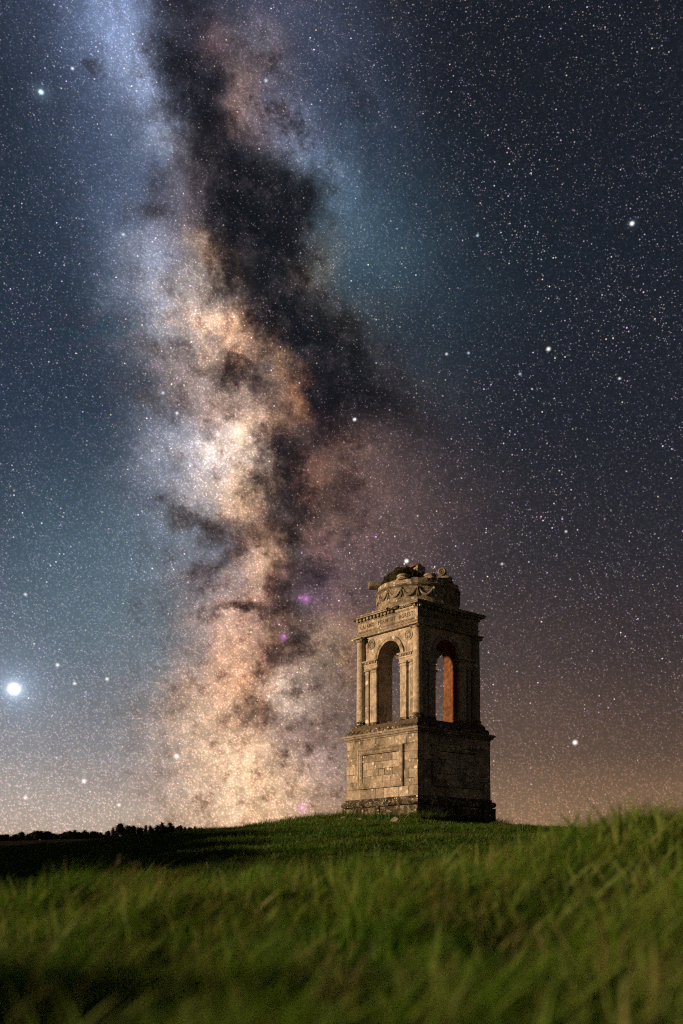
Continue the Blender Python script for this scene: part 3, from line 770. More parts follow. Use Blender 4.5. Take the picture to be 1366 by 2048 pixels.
# arcade walls
WO, WT, ZF, ZS, AR = 1.52, 0.72, 5.50, 8.065, 0.64
ZT = 9.068
def arch_pts(rad, n=20, z=ZS):
    return [(rad * math.cos(math.pi - math.pi * i / n), z + rad * math.sin(math.pi * i / n)) for i in range(n + 1)]
def arcade(F):
    Wd = WO if F in 'LB' else WO - WT - 0.001
    f = FACES[F]
    out = [(-Wd, ZF), (-AR, ZF)] + arch_pts(AR) + [(AR, ZF), (Wd, ZF), (Wd, ZT), (-Wd, ZT)]
    n = len(out); mb = MB()
    vs_ = [f(t, WO, z) for t, z in out] + [f(t, WO - WT, z) for t, z in out]
    # faces as strips, so no concave polygons
    fs = []
    arc = list(range(2, 2 + 21))
    top = []
    for o_, s_ in ((0, WO), (n, WO - WT)):
        fs += [(o_ + 0, o_ + 1, o_ + 2)]
    k = len(vs_)
    for s_ in (WO, WO - WT):
        base = len(vs_)
        for t, z in arch_pts(AR): vs_.append(f(t, s_, ZT))
        o_ = 0 if s_ == WO else n
        for i in range(20):
            fs.append((o_ + 2 + i, o_ + 3 + i, base + i + 1, base + i))
        fs.append((o_ + 0, o_ + 2, base + 0, o_ + n - 1))
        fs.append((o_ + 2 + 20, o_ + 2 + 21, o_ + 2 + 22)); fs.append((o_ + 2 + 20, o_ + 2 + 22, o_ + 2 + 23, base + 20))
    for i in range(n):
        if i == n - 2: continue
        fs.append((i, (i + 1) % n, n + (i + 1) % n, n + i))
    mb.add(vs_, fs)
    w = mb.build('arcade_wall', MS if F == 'L' else MC, tower)
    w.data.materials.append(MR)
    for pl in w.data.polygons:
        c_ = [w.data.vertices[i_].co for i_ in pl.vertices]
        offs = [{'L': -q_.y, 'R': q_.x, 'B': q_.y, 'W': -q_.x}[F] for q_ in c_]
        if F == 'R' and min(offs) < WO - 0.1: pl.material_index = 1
    mt = MS if F == 'L' else MC
    # archivolt: two fillets, in voussoirs
    nv = 11
    for q in range(nv):
        a0, a1 = math.pi * q / nv + 0.004, math.pi * (q + 1) / nv - 0.004
        prof = [(AR - 0.004, WO - 0.02), (AR - 0.004, WO + 0.045), (AR + 0.09, WO + 0.045), (AR + 0.095, WO + 0.060), (AR + 0.17, WO + 0.066), (AR + 0.185, WO + 0.02), (AR + 0.185, WO - 0.02)]
        v = MB(); seg = 3; m = len(prof); P = []
        for s in range(seg + 1):
            a = a0 + (a1 - a0) * s / seg
            for r_, o in prof: P.append(f(-r_ * math.cos(a), o, ZS + r_ * math.sin(a)))
        ff = [tuple(range(m)), tuple(range(seg * m + m - 1, seg * m - 1, -1))]
        for s in range(seg):
            for k2 in range(m): ff.append((s * m + k2, s * m + (k2 + 1) % m, s * m + m + (k2 + 1) % m, s * m + m + k2))
        v.add(P, ff); v.build('voussoir', mt, w)
    for sd in (-1, 1):
        def span(a, b): return (a, b) if sd > 0 else (-b, -a)
        # paired pilasters with base and cap, carrying a moulded impost
        for a, b, o in ((0.66, 1.00, WO + 0.10), (1.16, 1.36, WO + 0.06)):
            t0, t1 = span(a, b)
            p = chamfer_box(f, t0, t1, WO - 0.05, o, 5.66, 7.60, 0.012, 0.003).build('pilaster', mt, w)
            chamfer_box(f, t0 - 0.025, t1 + 0.025, WO - 0.05, o + 0.03, 5.50, 5.66, 0.03, 0.01, ).build('pilaster_base', MP, p)
            cp = MB()
            chamfer_box(f, t0 - 0.012, t1 + 0.012, WO - 0.05, o + 0.015, 7.602, 7.64, 0.006, 0, cp)
            chamfer_box(f, t0 + 0.002, t1 - 0.002, WO - 0.05, o + 0.003, 7.64, 7.70, 0.004, 0, cp)
            chamfer_box(f, t0 - 0.045, t1 + 0.045, WO - 0.05, o + 0.05, 7.70, 7.765, 0.02, 0, cp)
            cp.build('pilaster_cap', mt, p)
        t0, t1 = span(0.60, 1.40)
        im = MB()
        chamfer_box(f, t0 + 0.03, t1 - 0.0, WO - 0.05, WO + 0.11, 7.768, 7.89, 0.006, 0.002, im)
        chamfer_box(f, t0 + 0.02, t1 + 0.0, WO - 0.05, WO + 0.125, 7.89, 7.96, 0.006, 0.002, im)
        chamfer_box(f, t0 - 0.03, t1 + 0.03, WO - 0.05, WO + 0.19, 8.035, 8.10, 0.02, 0.004, im)
        chamfer_box(f, t0 + 0.02, t1, WO - 0.05, WO + 0.12, 7.96, 8.036, 0.002, 0, im)
        imp = im.build('impost', mt if F != 'L' else MC, w)
        nd = 8
        for q in range(nd):
            tt = t0 + 0.05 + (t1 - t0 - 0.1) * (q + 0.5) / nd
            chamfer_box(f, tt - 0.026, tt + 0.026, WO + 0.10, WO + 0.165, 7.965, 8.033, 0.004).build('impost_dentil', mt if F != 'L' else MC, imp)
        # return of the impost into the reveal
        tr = sd * AR
        a, b = (tr - 0.05, tr + 0.03) if sd > 0 else (tr - 0.03, tr + 0.05)
        rv = MB()
        chamfer_box(f, a, b, WO - 0.26, WO - 0.06, 7.98, 8.06, 0.015, 0, rv)
        chamfer_box(f, a + 0.02 * (sd > 0), b - 0.02 * (sd < 0), WO - 0.25, WO - 0.06, 7.70, 7.76, 0.01, 0, rv)
        rv.build('reveal_moulding', mt, w)
        # rosette in the spandrel
        rt, rz_, rr = sd * 1.05, 8.755, 0.205
        ro = MB(); P = []; prof = [(rr + 0.012, 0.0), (rr, 0.028), (rr - 0.03, 0.030), (rr - 0.045, 0.008), (0.12, 0.006), (0.06, 0.012)]
        for s in range(24):
            a = 2 * math.pi * s / 24
            for r_, o in prof: P.append(f(rt + r_ * math.cos(a), WO - 0.001 + o, rz_ + r_ * math.sin(a)))
        m = len(prof)
        ff = [(s * m + k2, ((s + 1) % 24) * m + k2, ((s + 1) % 24) * m + k2 + 1, s * m + k2 + 1) for s in range(24) for k2 in range(m - 1)]
        ff.append(tuple(s * m + m - 1 for s in range(24)))
        ro.add(P, ff)
        ros = ro.build('rosette', mt, w, True)
        for pz in range(8):
            a = 2 * math.pi * pz / 8 + 0.2
            pe = MB(); c_, s_ = math.cos(a), math.sin(a)
            pts = []
            for (u, v_, h_) in ((0.045, -0.012, 0.012), (0.09, -0.036, 0.020), (0.145, 0.0, 0.012), (0.09, 0.036, 0.020), (0.09, 0.0, 0.046)):
                pts.append(f(rt + u * c_ - v_ * s_, WO + h_, rz_ + u * s_ + v_ * c_))
            pe.add(pts, [(0, 1, 4), (1, 2, 4), (2, 3, 4), (3, 0, 4), (0, 3, 2, 1)])
            pe.build('petal', mt, ros)
    return w
for F in ('L', 'R', 'B', 'W'): arcade(F)

# entablature
core = chamfer_box(FACES['L'], -1.62, 1.62, -1.62, 1.62, 9.073, 9.70, 0.01)
ent = core.build('entablature', MC, tower)
arch_prof = [(1.645, 9.074), (1.655, 9.15), (1.672, 9.155), (1.678, 9.245), (1.70, 9.255), (1.715, 9.30), (1.69, 9.315)]
fr_prof = [(1.676, 9.318), (1.676, 9.615), (1.70, 9.635), (1.72, 9.655), (1.70, 9.668)]
cor_prof = [(1.80, 9.768), (1.865, 9.775), (1.872, 9.815), (1.895, 9.825), (1.905, 9.865), (1.86, 9.90)]
for F, cuts in (('L', [-2, -0.55, 0.55, 2]), ('R', [-2, -0.3, 0.75, 2]), ('B', [-2, 2]), ('W', [-2, 2])):
    mt = MS if F == 'L' else (MG if F == 'R' else MC)
    for i in range(len(cuts) - 1):
        m0, m1 = i == 0, i == len(cuts) - 2
        moulding(FACES[F], arch_prof, cuts[i] + 0.004, cuts[i + 1] - 0.004, m0, m1, 1.55, wob=0.004).build('architrave_stone', mt, ent)
        c2 = [c + 0.18 if abs(c) < 2 else c for c in cuts]
        moulding(FACES[F], fr_prof, c2[i] + 0.004, c2[i + 1] - 0.004, m0, m1, 1.55).build('frieze_stone', mt, ent)
# dentil band with teeth, then the cornice; it is broken away in places on the lit side
core2 = chamfer_box(FACES['L'], -1.715, 1.715, -1.715, 1.715, 9.67, 9.79, 0.004)
db = core2.build('dentil_band', MC, tower)
for F in ('L', 'R'):
    mt = MS if F == 'L' else MG
    n = 17
    for q in range(n):
        t = -1.70 + 3.40 * (q + 0.5) / n
        if F == 'L' and (0.52 < t < 1.42): continue
        chamfer_box(FACES[F], t - 0.058, t + 0.058, 1.70, 1.80 + J(0.008), 9.675, 9.765, 0.01, 0.006).build('dentil', mt, db)
ec = lathe([(1.75, 9.79), (1.74, 9.90), (1.66, 9.93)], 4, 0, 0, math.pi / 4, math.pi / 4 + 2 * math.pi)
ec = chamfer_box(FACES['L'], -1.74, 1.74, -1.74, 1.74, 9.775, 9.885, 0.01).build('cornice', MC, tower)
moulding(FACES['R'], cor_prof, 0, -0.6, True, False, 1.6, wob=0.004).build('cornice_stone', MG, ec)
moulding(FACES['R'], cor_prof, -0.594, 0.65, False, False, 1.6, wob=0.004).build('cornice_stone', MG, ec)
moulding(FACES['R'], cor_prof, 0.656, 0, False, True, 1.6, wob=0.004).build('cornice_stone', MG, ec)
moulding(FACES['B'], cor_prof, 0, 0, True, True, 1.6).build('cornice_stone', MC, ec)
moulding(FACES['W'], cor_prof, -1.3, 0, False, False, 1.6).build('cornice_stone', MC, ec)
moulding(FACES['L'], cor_prof, 1.45, 0, False, True, 1.6, wob=0.006).build('cornice_stone', MS, ec)
moulding(FACES['L'], cor_prof, -1.50, -0.62, False, False, 1.6, wob=0.006).build('cornice_stone', MS, ec)
moulding(FACES['L'], cor_prof, -0.612, 0.20, False, False, 1.6, wob=0.006).build('cornice_stone', MS, ec)
rough_block('L', 0.21, 0.75, 1.60, 1.83, 9.77, 9.88, 0.035, 'broken_cornice_stone', MP, ec, 6)
rough_block('L', 0.76, 1.44, 1.60, 1.77, 9.74, 9.87, 0.035, 'broken_cornice_stone', MP, ec, 7)
rough_block('L', -1.82, -1.51, 1.60, 1.80, 9.76, 9.86, 0.03, 'broken_cornice_stone', MW, ec, 4)

# cut lettering on the frieze
def lettering(word, F, tc_, width, zc):
    cu = bpy.data.curves.new('lettering', 'FONT'); cu.body = word; cu.size = 0.23
    cu.align_x = 'CENTER'; cu.extrude = 0.004; cu.resolution_u = 2; cu.offset = 0.004; cu.space_character = 1.12
    to = bpy.data.objects.new('lettering', cu)
    me = bpy.data.meshes.new_from_object(to)
    bpy.data.objects.remove(to)
    n = len(me.vertices); co = np.empty(n * 3); me.vertices.foreach_get('co', co); co = co.reshape(-1, 3)
    xs, ys = co[:, 0], co[:, 1]
    xs = (xs - (xs.min() + xs.max()) / 2) * (width / (xs.max() - xs.min()))
    ys = ys - (ys.min() + ys.max()) / 2
    ys = ys * (0.165 / (ys.max() - ys.min()))
    new = np.array([FACES[F](tc_ + a, 1.6785 + c * 0.8, zc + b) for a, b, c in zip(xs, ys, co[:, 2])])
    me.vertices.foreach_set('co', new.ravel()); me.update()
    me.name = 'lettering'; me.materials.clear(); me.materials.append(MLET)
    o = bpy.data.objects.new('lettering', me); col_main.objects.link(o); o.parent = ent
    o['label'] = 'word cut into the frieze reading ' + word
ZL = 9.465
for wd, t_, w_ in (('CALAMO', -1.13, 0.82), ('PERMISIT', 0.0, 0.98), ('AGRESTI', 1.08, 0.84)): lettering(wd, 'L', t_, w_, ZL)
for wd, t_, w_ in (('ILLE', -1.32, 0.42), ('MEAS', -0.55, 0.58), ('ERRARE', 0.33, 0.82), ('BOVES', 1.22, 0.62)): lettering(wd, 'R', t_, w_, ZL)

# drum with garlands
DZ = 9.885
drum = lathe([(1.50, DZ), (1.705, DZ + 0.002), (1.70, DZ + 0.06), (1.655, DZ + 0.10), (1.64, DZ + 0.21), (1.615, DZ + 0.225), (1.60, DZ + 0.30), (1.597, 10.66), (1.50, 10.662)], 72)
drum = drum.build('drum', MW, tower, True)
lathe([(1.45, 10.663), (1.605, 10.664), (1.625, 10.70), (1.665, 10.72), (1.675, 10.765), (1.63, 10.79), (1.45, 10.80)], 72, wob=0.003).build('drum_cornice', MW, drum, True)
n = 20
for q in range(n):
    a0 = 2 * math.pi * q / n + 0.003; a1 = 2 * math.pi * (q + 1) / n - 0.003
    ring_block(a0, a1, 1.28, 1.575 + J(0.012), 10.801, 10.965 + J(0.03), 4, 0.012).build('drum_stone', MW, drum)
NS = 16; A45 = math.pi / 4        # image front of the drum faces the near corner
for q in range(NS):
    ac = A45 + 2 * math.pi * q / NS
    # ribbon drop with a bow
    d = MB()
    def dp(a, r_, z): return (r_ * math.sin(a), -r_ * math.cos(a), z)
    tube([dp(ac, 1.605, 10.655), dp(ac, 1.628, 10.60), dp(ac, 1.625, 10.50), dp(ac - 0.010, 1.622, 10.37), dp(ac - 0.018, 1.612, 10.275)], [0.03, 0.05, 0.03, 0.034, 0.012], 6, d)
    tube([dp(ac, 1.62, 10.50), dp(ac + 0.016, 1.622, 10.40), dp(ac + 0.028, 1.612, 10.29)], [0.026, 0.028, 0.012], 6, d)
    d.build('ribbon_drop', MW, drum, True)
    s = MB(); P = []; rad = []
    for i in range(13):
        u = i / 12; a = ac + (2 * math.pi / NS) * (0.06 + 0.88 * u)
        z = 10.60 - 0.27 * (1 - (2 * u - 1) ** 2)
        P.append(dp(a, 1.602 + 0.022 * (1 - (2 * u - 1) ** 2), z)); rad.append(0.024 + 0.026 * (1 - (2 * u - 1) ** 2))
    tube(P, rad, 8, s)
    s.build('garland', MW, drum, True)
# floor of the lost upper storey and the stumps of its colonnade
lathe([(0.02, 10.80), (1.29, 10.801), (1.29, 10.90), (0.02, 10.93)], 40).build('top_floor', MW, drum)
for adeg in (-24, 20, 52, 100, 150, -160, -110):
    a = A45 + R(adeg)
    cx, cy = 1.38 * math.sin(a), -1.38 * math.cos(a)
    zb = 10.955
    st = lathe([(0.255, zb), (0.27, zb + 0.05), (0.235, zb + 0.085), (0.21, zb + 0.095), (0.21, zb + 0.12), (0.245, zb + 0.14), (0.248, zb + 0.18), (0.205, zb + 0.215), (0.18, zb + 0.23)], 22, cx, cy, wob=0.006)
    st.build('column_stump', MG if adeg == 52 else MW, tower, True)

# ------------------------------------------------------------------ rubble on top of the drum
ER = Vector((0.654, 0.756, 0)); EC = Vector((0.756, -0.654, 0))       # to the right / towards the viewer, in tower axes
Mtow = Matrix.Translation((TX, TY, 0)) @ Matrix.Rotation(RZ, 4, 'Z')
def top_pt(r_, c_, z): return Mtow @ (ER * r_ + EC * c_ + Vector((0, 0, z)))
RTOP = RZ
# fallen column drum overhanging the rim
fd = MB()
NSEG = 16; prof = [(-0.33, 0.135), (-0.31, 0.160), (-0.02, 0.168), (0.20, 0.160), (0.30, 0.150), (0.32, 0.12)]
P = []
for x, r_ in prof:
    for k in range(NSEG):
        a = 2 * math.pi * k / NSEG
        rr = r_ * (1 + J(0.05))
        P.append((x + J(0.012), rr * math.cos(a), rr * math.sin(a)))
F_ = [tuple(range(NSEG)), tuple(range(5 * NSEG + NSEG - 1, 5 * NSEG - 1, -1))]
for i in range(5):
    for k in range(NSEG): F_.append((i * NSEG + k, i * NSEG + (k + 1) % NSEG, (i + 1) * NSEG + (k + 1) % NSEG, (i + 1) * NSEG + k))
fd.add(P, F_)
o = fd.build('fallen_column_drum', MW, None, True)
o.location = top_pt(-1.62, -0.05, 11.135); o.rotation_euler = (0.3, 0.03, 0.12)
tag(o, 'fallen stone column drum jutting out over the left rim of the tower top', 'column drum')

# square pier with a slab tilted on it
pr = empty('stone_pier', top_pt(0.0, 0.0, 10.93), RZ)
tag(pr, 'square stone pier with tilted slab standing behind the turf on the tower top', 'pier')
pb = MB(); h = 0.215
for z0, z1, hh in ((0.0, 0.62, h), (0.625, 0.93, h - 0.008)):
    vs_ = [(x * (hh + J(0.01)), y * (hh + J(0.01)), z + J(0.012)) for z in (z0, z1) for x, y in ((-1, -1), (1, -1), (1, 1), (-1, 1))]
    pb.add(vs_, [(3, 2, 1, 0), (4, 5, 6, 7)] + [(i, (i + 1) % 4, 4 + (i + 1) % 4, 4 + i) for i in range(4)])
pb.build('pier_block', MG, pr)
sl = MB(); vs_ = []
for z in (0, 0.085):
    for x, y in ((-0.27, -0.20), (0.05, -0.26), (0.24, -0.16), (0.2, 0.22), (-0.2, 0.24)):
        vs_.append((x + J(0.02), y + J(0.02), z + J(0.012)))
sl.add(vs_, [(4, 3, 2, 1, 0), (5, 6, 7, 8, 9)] + [(i, (i + 1) % 5, 5 + (i + 1) % 5, 5 + i) for i in range(5)])
so = sl.build('tilted_slab', plain('brown_slab', (0.20, 0.12, 0.07)), pr)
so.location = (-0.07, -0.05, 0.915); so.rotation_euler = (0.05, -0.16, 0.3)

# broken volute standing on edge
bv = empty('broken_capital', top_pt(0.86, 1.02, 10.965), RZ + R(40))
tag(bv, 'pale broken capital with round volute eye standing on the tower top', 'capital')
cb = MB(); out = [(-0.16, 0.0), (0.15, 0.0), (0.165, 0.20), (0.17, 0.42), (0.12, 0.50), (0.02, 0.54), (-0.10, 0.52), (-0.16, 0.44), (-0.13, 0.25)]
n = len(out)
cb.add([(x + J(.006), y, z + J(.006)) for y in (-0.085, 0.085) for x, z in out], [tuple(range(n)), tuple(range(2 * n - 1, n - 1, -1))] + [(i, (i + 1) % n, n + (i + 1) % n, n + i) for i in range(n)])
cb.build('block', MW, bv)
rg = MB(); NS_ = 20
for rr, tr in ((0.115, 0.034), (0.052, 0.020)):
    P = []
    for i in range(NS_):
        a = 2 * math.pi * i / NS_
        for k in range(6):
            b_ = 2 * math.pi * k / 6
            q = rr + tr * math.cos(b_)
            P.append((q * math.cos(a), -0.085 - 0.6 * tr + tr * math.sin(b_) * 0.9, 0.375 + q * math.sin(a)))
    rg.add(P, [(i * 6 + k, ((i + 1) % NS_) * 6 + k, ((i + 1) % NS_) * 6 + (k + 1) % 6, i * 6 + (k + 1) % 6) for i in range(NS_) for k in range(6)])
rg.build('volute_scroll', MW, bv, True)

# ------------------------------------------------------------------ grass
def grass_mat(name, cols, transl=0.35):
    m = bpy.data.materials.new(name); m.use_nodes = True; nt = m.node_tree; nt.nodes.clear(); k = N(nt)
    oi = k.new('ShaderNodeObjectInfo')
    pn = k.noise(oi.outputs['Location'], 0.55, 3, 0.6)
    pn2 = k.noise(oi.outputs['Location'], 1.6, 3, 0.65)
    c = k.mix(k.smooth(pn, 0.36, 0.62), cols[0], cols[1])
    c = k.mix(k.smooth(pn2, 0.52, 0.70, 0, 0.75), c, cols[2])
    c = k.mix(k.smooth(oi.outputs['Random'], 0.80, 0.95, 0, 0.8), c, cols[3])
    d = k.new('ShaderNodeBsdfDiffuse'); t = k.new('ShaderNodeBsdfTranslucent'); gl = k.new('ShaderNodeBsdfGlossy')
    gl.inputs['Roughness'].default_value = 0.45
    for n_ in (d, t): k.link(c, n_.inputs['Color'])
    gl.inputs['Color'].default_value = (0.5, 0.5, 0.45, 1)
    m1 = k.new('ShaderNodeMixShader'); m1.inputs[0].default_value = transl
    k.link(d.outputs[0], m1.inputs[1]); k.link(t.outputs[0], m1.inputs[2])
    m2 = k.new('ShaderNodeMixShader'); m2.inputs[0].default_value = 0.03
    k.link(m1.outputs[0], m2.inputs[1]); k.link(gl.outputs[0], m2.inputs[2])
    out_ = k.new('ShaderNodeOutputMaterial'); k.link(m2.outputs[0], out_.inputs['Surface'])
    return m
MGL = grass_mat('long_grass', [(0.042, 0.145, 0.010), (0.092, 0.195, 0.013), (0.160, 0.215, 0.024), (0.22, 0.20, 0.065)])
MGS = grass_mat('short_grass', [(0.040, 0.125, 0.010), (0.070, 0.140, 0.013), (0.060, 0.090, 0.016), (0.11, 0.11, 0.03)])

def blades(n, rad, h0, h1, w, lean, bend, segs=4, wind=(1.0, 0.15), seed=0):
    g = np.random.default_rng(seed)
    a = g.uniform(0, 6.283, n); r_ = rad * np.sqrt(g.uniform(0, 1, n))
    bx, by = r_ * np.cos(a), r_ * np.sin(a)
    H = g.uniform(h0, h1, n)
    da = g.uniform(0, 6.283, n)
    lx = lean * (0.55 * np.cos(da) + wind[0] * g.uniform(0.2, 1.0, n)); ly = lean * (0.55 * np.sin(da) + wind[1] * g.uniform(0.2, 1.0, n))
    bd = bend * g.uniform(0.3, 1.2, n)
    fa = g.uniform(0, 3.1416, n); ww = w * g.uniform(0.7, 1.3, n)
    v, f = [], []
    T = np.linspace(0, 1, segs + 1)
    for i in range(n):
        o_ = len(v)
        for t in T:
            k = t + bd[i] * t * t
            x = bx[i] + lx[i] * H[i] * k; y = by[i] + ly[i] * H[i] * k
            z = H[i] * (t - 0.35 * bd[i] * t * t * (lx[i] ** 2 + ly[i] ** 2) * 1.6)
            q = ww[i] * (1 - t ** 1.6) * 0.5
            if t < 1:
                v.append((x - q * math.cos(fa[i]), y - q * math.sin(fa[i]), z)); v.append((x + q * math.cos(fa[i]), y + q * math.sin(fa[i]), z))
            else: v.append((x, y, z))
        for s_ in range(segs - 1):
            b_ = o_ + 2 * s_; f.append((b_, b_ + 1, b_ + 3, b_ + 2))
        b_ = o_ + 2 * (segs - 1); f.append((b_, b_ + 1, b_ + 2))
    return v, f
def tuft_collection(name, specs, mat):
    c = bpy.data.collections.new(name)
    for i, sp in enumerate(specs):
        v, f = blades(seed=31 * i + len(name), **sp)
        me = bpy.data.meshes.new(name); me.from_pydata(v, [], f); me.materials.append(mat)
        me.polygons.foreach_set('use_smooth', [True] * len(me.polygons))
        c.objects.link(bpy.data.objects.new(name, me))
    return c
long_c = tuft_collection('long_tuft', [dict(n=22, rad=0.08, h0=0.14, h1=h, w=w_, lean=l, bend=b) for l, b, h, w_ in ((0.35, 0.8, 0.42, 0.010), (0.6, 0.9, 0.48, 0.012), (0.25, 0.6, 0.36, 0.009), (0.85, 0.8, 0.55, 0.013), (0.5, 1.1, 0.5, 0.016))], MGL)
short_c = tuft_collection('short_tuft', [dict(n=22, rad=0.12, h0=0.04, h1=0.13, w=0.010, lean=l, bend=b, segs=2) for l, b in ((0.5, 0.6), (0.8, 0.6), (0.4, 0.5))], MGS)
def seed_stalks(seed):
    """a few tall flowering stems with drooping heads"""
    g = random.Random(seed); mb = MB()
    for _ in range(4):
        b0 = Vector((g.uniform(-.08, .08), g.uniform(-.08, .08), 0)); h_ = g.uniform(0.40, 0.66); ln = Vector((g.uniform(0.1, 0.45), g.uniform(-.12, .2), 0)) * h_
        pts = [b0 + ln * (t * t) + Vector((0, 0, h_ * t * (1 - 0.12 * t))) for t in (0, .35, .7, 1)]
        tube(pts, [0.0028, 0.0025, 0.002, 0.0015], 4, mb)
        for i in range(16):
            t = g.uniform(0.74, 1.02); p0 = b0 + ln * (t * t) + Vector((0, 0, h_ * t * (1 - 0.12 * t)))
            d = Vector((g.uniform(-.5, 1), g.uniform(-.8, .8), g.uniform(-.1, .9))) * 0.03; sd_ = Vector((-d.y, d.x, 0.01)) * 0.22
            mb.add([p0, p0 + d * .5 + sd_, p0 + d, p0 + d * .5 - sd_], [(0, 1, 2, 3)])
    me = mb.mesh('seed_stalk', MSEED)
    return bpy.data.objects.new('seed_stalk', me)
MSEED = grass_mat('seed_heads', [(0.16, 0.18, 0.05), (0.20, 0.19, 0.06), (0.14, 0.17, 0.04), (0.28, 0.24, 0.10)])
stalk_c = bpy.data.collections.new('seed_stalk')
for q_ in range(3): stalk_c.objects.link(seed_stalks(q_))
MWEED = grass_mat('pale_weed_leaves', [(0.12, 0.21, 0.04), (0.16, 0.24, 0.05), (0.18, 0.22, 0.06), (0.26, 0.26, 0.11)])
dock_c = tuft_collection('broad_leaf', [dict(n=9, rad=0.06, h0=0.14, h1=0.44, w=0.034, lean=l, bend=b, segs=4, wind=(0.4, 0.1)) for l, b in ((0.7, 0.9), (1.0, 0.8))], MWEED)
def scatter(name, xy, scl, coll, lift=-0.02):
    n = len(xy); z = ground_z(xy[:, 0], xy[:, 1]) + lift
    me = bpy.data.meshes.new(name)
    me.vertices.add(n); me.vertices.foreach_set('co', np.column_stack([xy, z]).ravel().astype(np.float32))
    at = me.attributes.new('turn', 'FLOAT_VECTOR', 'POINT')
    rot = np.column_stack([rng.normal(0, 0.12, n), rng.normal(0, 0.12, n), 1.1 * wavy(xy[:, 0], xy[:, 1], 2.2, 3) + rng.normal(0, 0.35, n)])
    at.data.foreach_set('vector', rot.ravel().astype(np.float32))
    at = me.attributes.new('size', 'FLOAT', 'POINT'); at.data.foreach_set('value', scl.astype(np.float32))
    at = me.attributes.new('pick', 'INT', 'POINT'); at.data.foreach_set('value', rng.integers(0, 64, n).astype(np.int32))
    o = bpy.data.objects.new(name, me); col_main.objects.link(o)
    ng = bpy.data.node_groups.new(name, 'GeometryNodeTree')
    ng.interface.new_socket('Geometry', in_out='INPUT', socket_type='NodeSocketGeometry')
    ng.interface.new_socket('Geometry', in_out='OUTPUT', socket_type='NodeSocketGeometry')
    gi, go = ng.nodes.new('NodeGroupInput'), ng.nodes.new('NodeGroupOutput')
    ip = ng.nodes.new('GeometryNodeInstanceOnPoints'); ci = ng.nodes.new('GeometryNodeCollectionInfo')
    ci.inputs['Collection'].default_value = coll; ci.inputs['Separate Children'].default_value = True; ci.inputs['Reset Children'].default_value = True
    def attr(nm, ty):
        a_ = ng.nodes.new('GeometryNodeInputNamedAttribute'); a_.data_type = ty; a_.inputs[0].default_value = nm
        return [q for q in a_.outputs if q.enabled and q.name == 'Attribute'][0]
    lk = ng.links.new
    lk(gi.outputs[0], ip.inputs['Points']); lk(ci.outputs[0], ip.inputs['Instance']); ip.inputs['Pick Instance'].default_value = True
    lk(attr('pick', 'INT'), ip.inputs['Instance Index']); lk(attr('size', 'FLOAT'), ip.inputs['Scale'])
    er = ng.nodes.new('FunctionNodeEulerToRotation'); lk(attr('turn', 'FLOAT_VECTOR'), er.inputs[0]); lk(er.outputs[0], ip.inputs['Rotation'])
    lk(ip.outputs[0], go.inputs[0])
    md = o.modifiers.new('grass', 'NODES'); md.node_group = ng
    return o
def in_tower(xy, m=2.25):
    d = xy - np.array([TX, TY]); nR_ = np.array([math.sin(YAW), -math.cos(YAW)]); nL_ = np.array([-math.cos(YAW), -math.sin(YAW)])
    return (np.abs(d @ nR_) < m) & (np.abs(d @ nL_) < m)
def wedge(n, r0, r1, half=25, pw=1.0):
    rr = np.sqrt(rng.uniform(r0 ** 2, r1 ** 2, n)) if pw == 1.0 else (r0 ** pw + rng.uniform(0, 1, n) * (r1 ** pw - r0 ** pw)) ** (1 / pw)
    a = np.radians(rng.uniform(-half, half, n))
    return np.column_stack([rr * np.sin(a), rr * np.cos(a)])
p = wedge(34000, 2.6, 13.5, 27, 1.6)
clump = wavy(p[:, 0], p[:, 1], 0.9, 2) + 0.7 * wavy(p[:, 0], p[:, 1], 0.42, 5)
p = p[rng.uniform(-0.9, 0.9, len(p)) < clump]
sz = rng.uniform(0.40, 1.05, len(p)) * (0.85 + 0.30 * np.clip(wavy(p[:, 0], p[:, 1], 1.7, 4), -1, 1) + 0.25 * np.clip(wavy(p[:, 0], p[:, 1], 0.9, 2), -1, 1))
g1 = scatter('long_meadow_grass', p, sz, long_c)
tag(g1, 'long wind-swept meadow grass in the foreground', 'grass', kind='stuff')
p = wedge(110, 3.4, 8.5, 26, 1.6)
g4 = scatter('seed_grass', p, rng.uniform(0.7, 1.15, len(p)), stalk_c)
tag(g4, 'straw coloured flowering grass stems above the foreground meadow', 'grass', kind='stuff')
p = wedge(800, 2.6, 9.5, 26, 1.4)
g5 = scatter('broad_leaf_weeds', p, rng.uniform(0.7, 1.3, len(p)), dock_c)
tag(g5, 'broad leaved weeds among the foreground grass', 'weeds', kind='stuff')
p = wedge(52000, 12.5, 47, 25, 1.5); p = p[~in_tower(p)]
sz = rng.uniform(0.7, 1.4, len(p)) * (1.0 + 0.5 * np.clip(wavy(p[:, 0], p[:, 1], 4.0, 5), -0.8, 1))
g2 = scatter('short_hill_grass', p, sz, short_c)
tag(g2, 'short grass covering the hill below the tower', 'grass', kind='stuff')
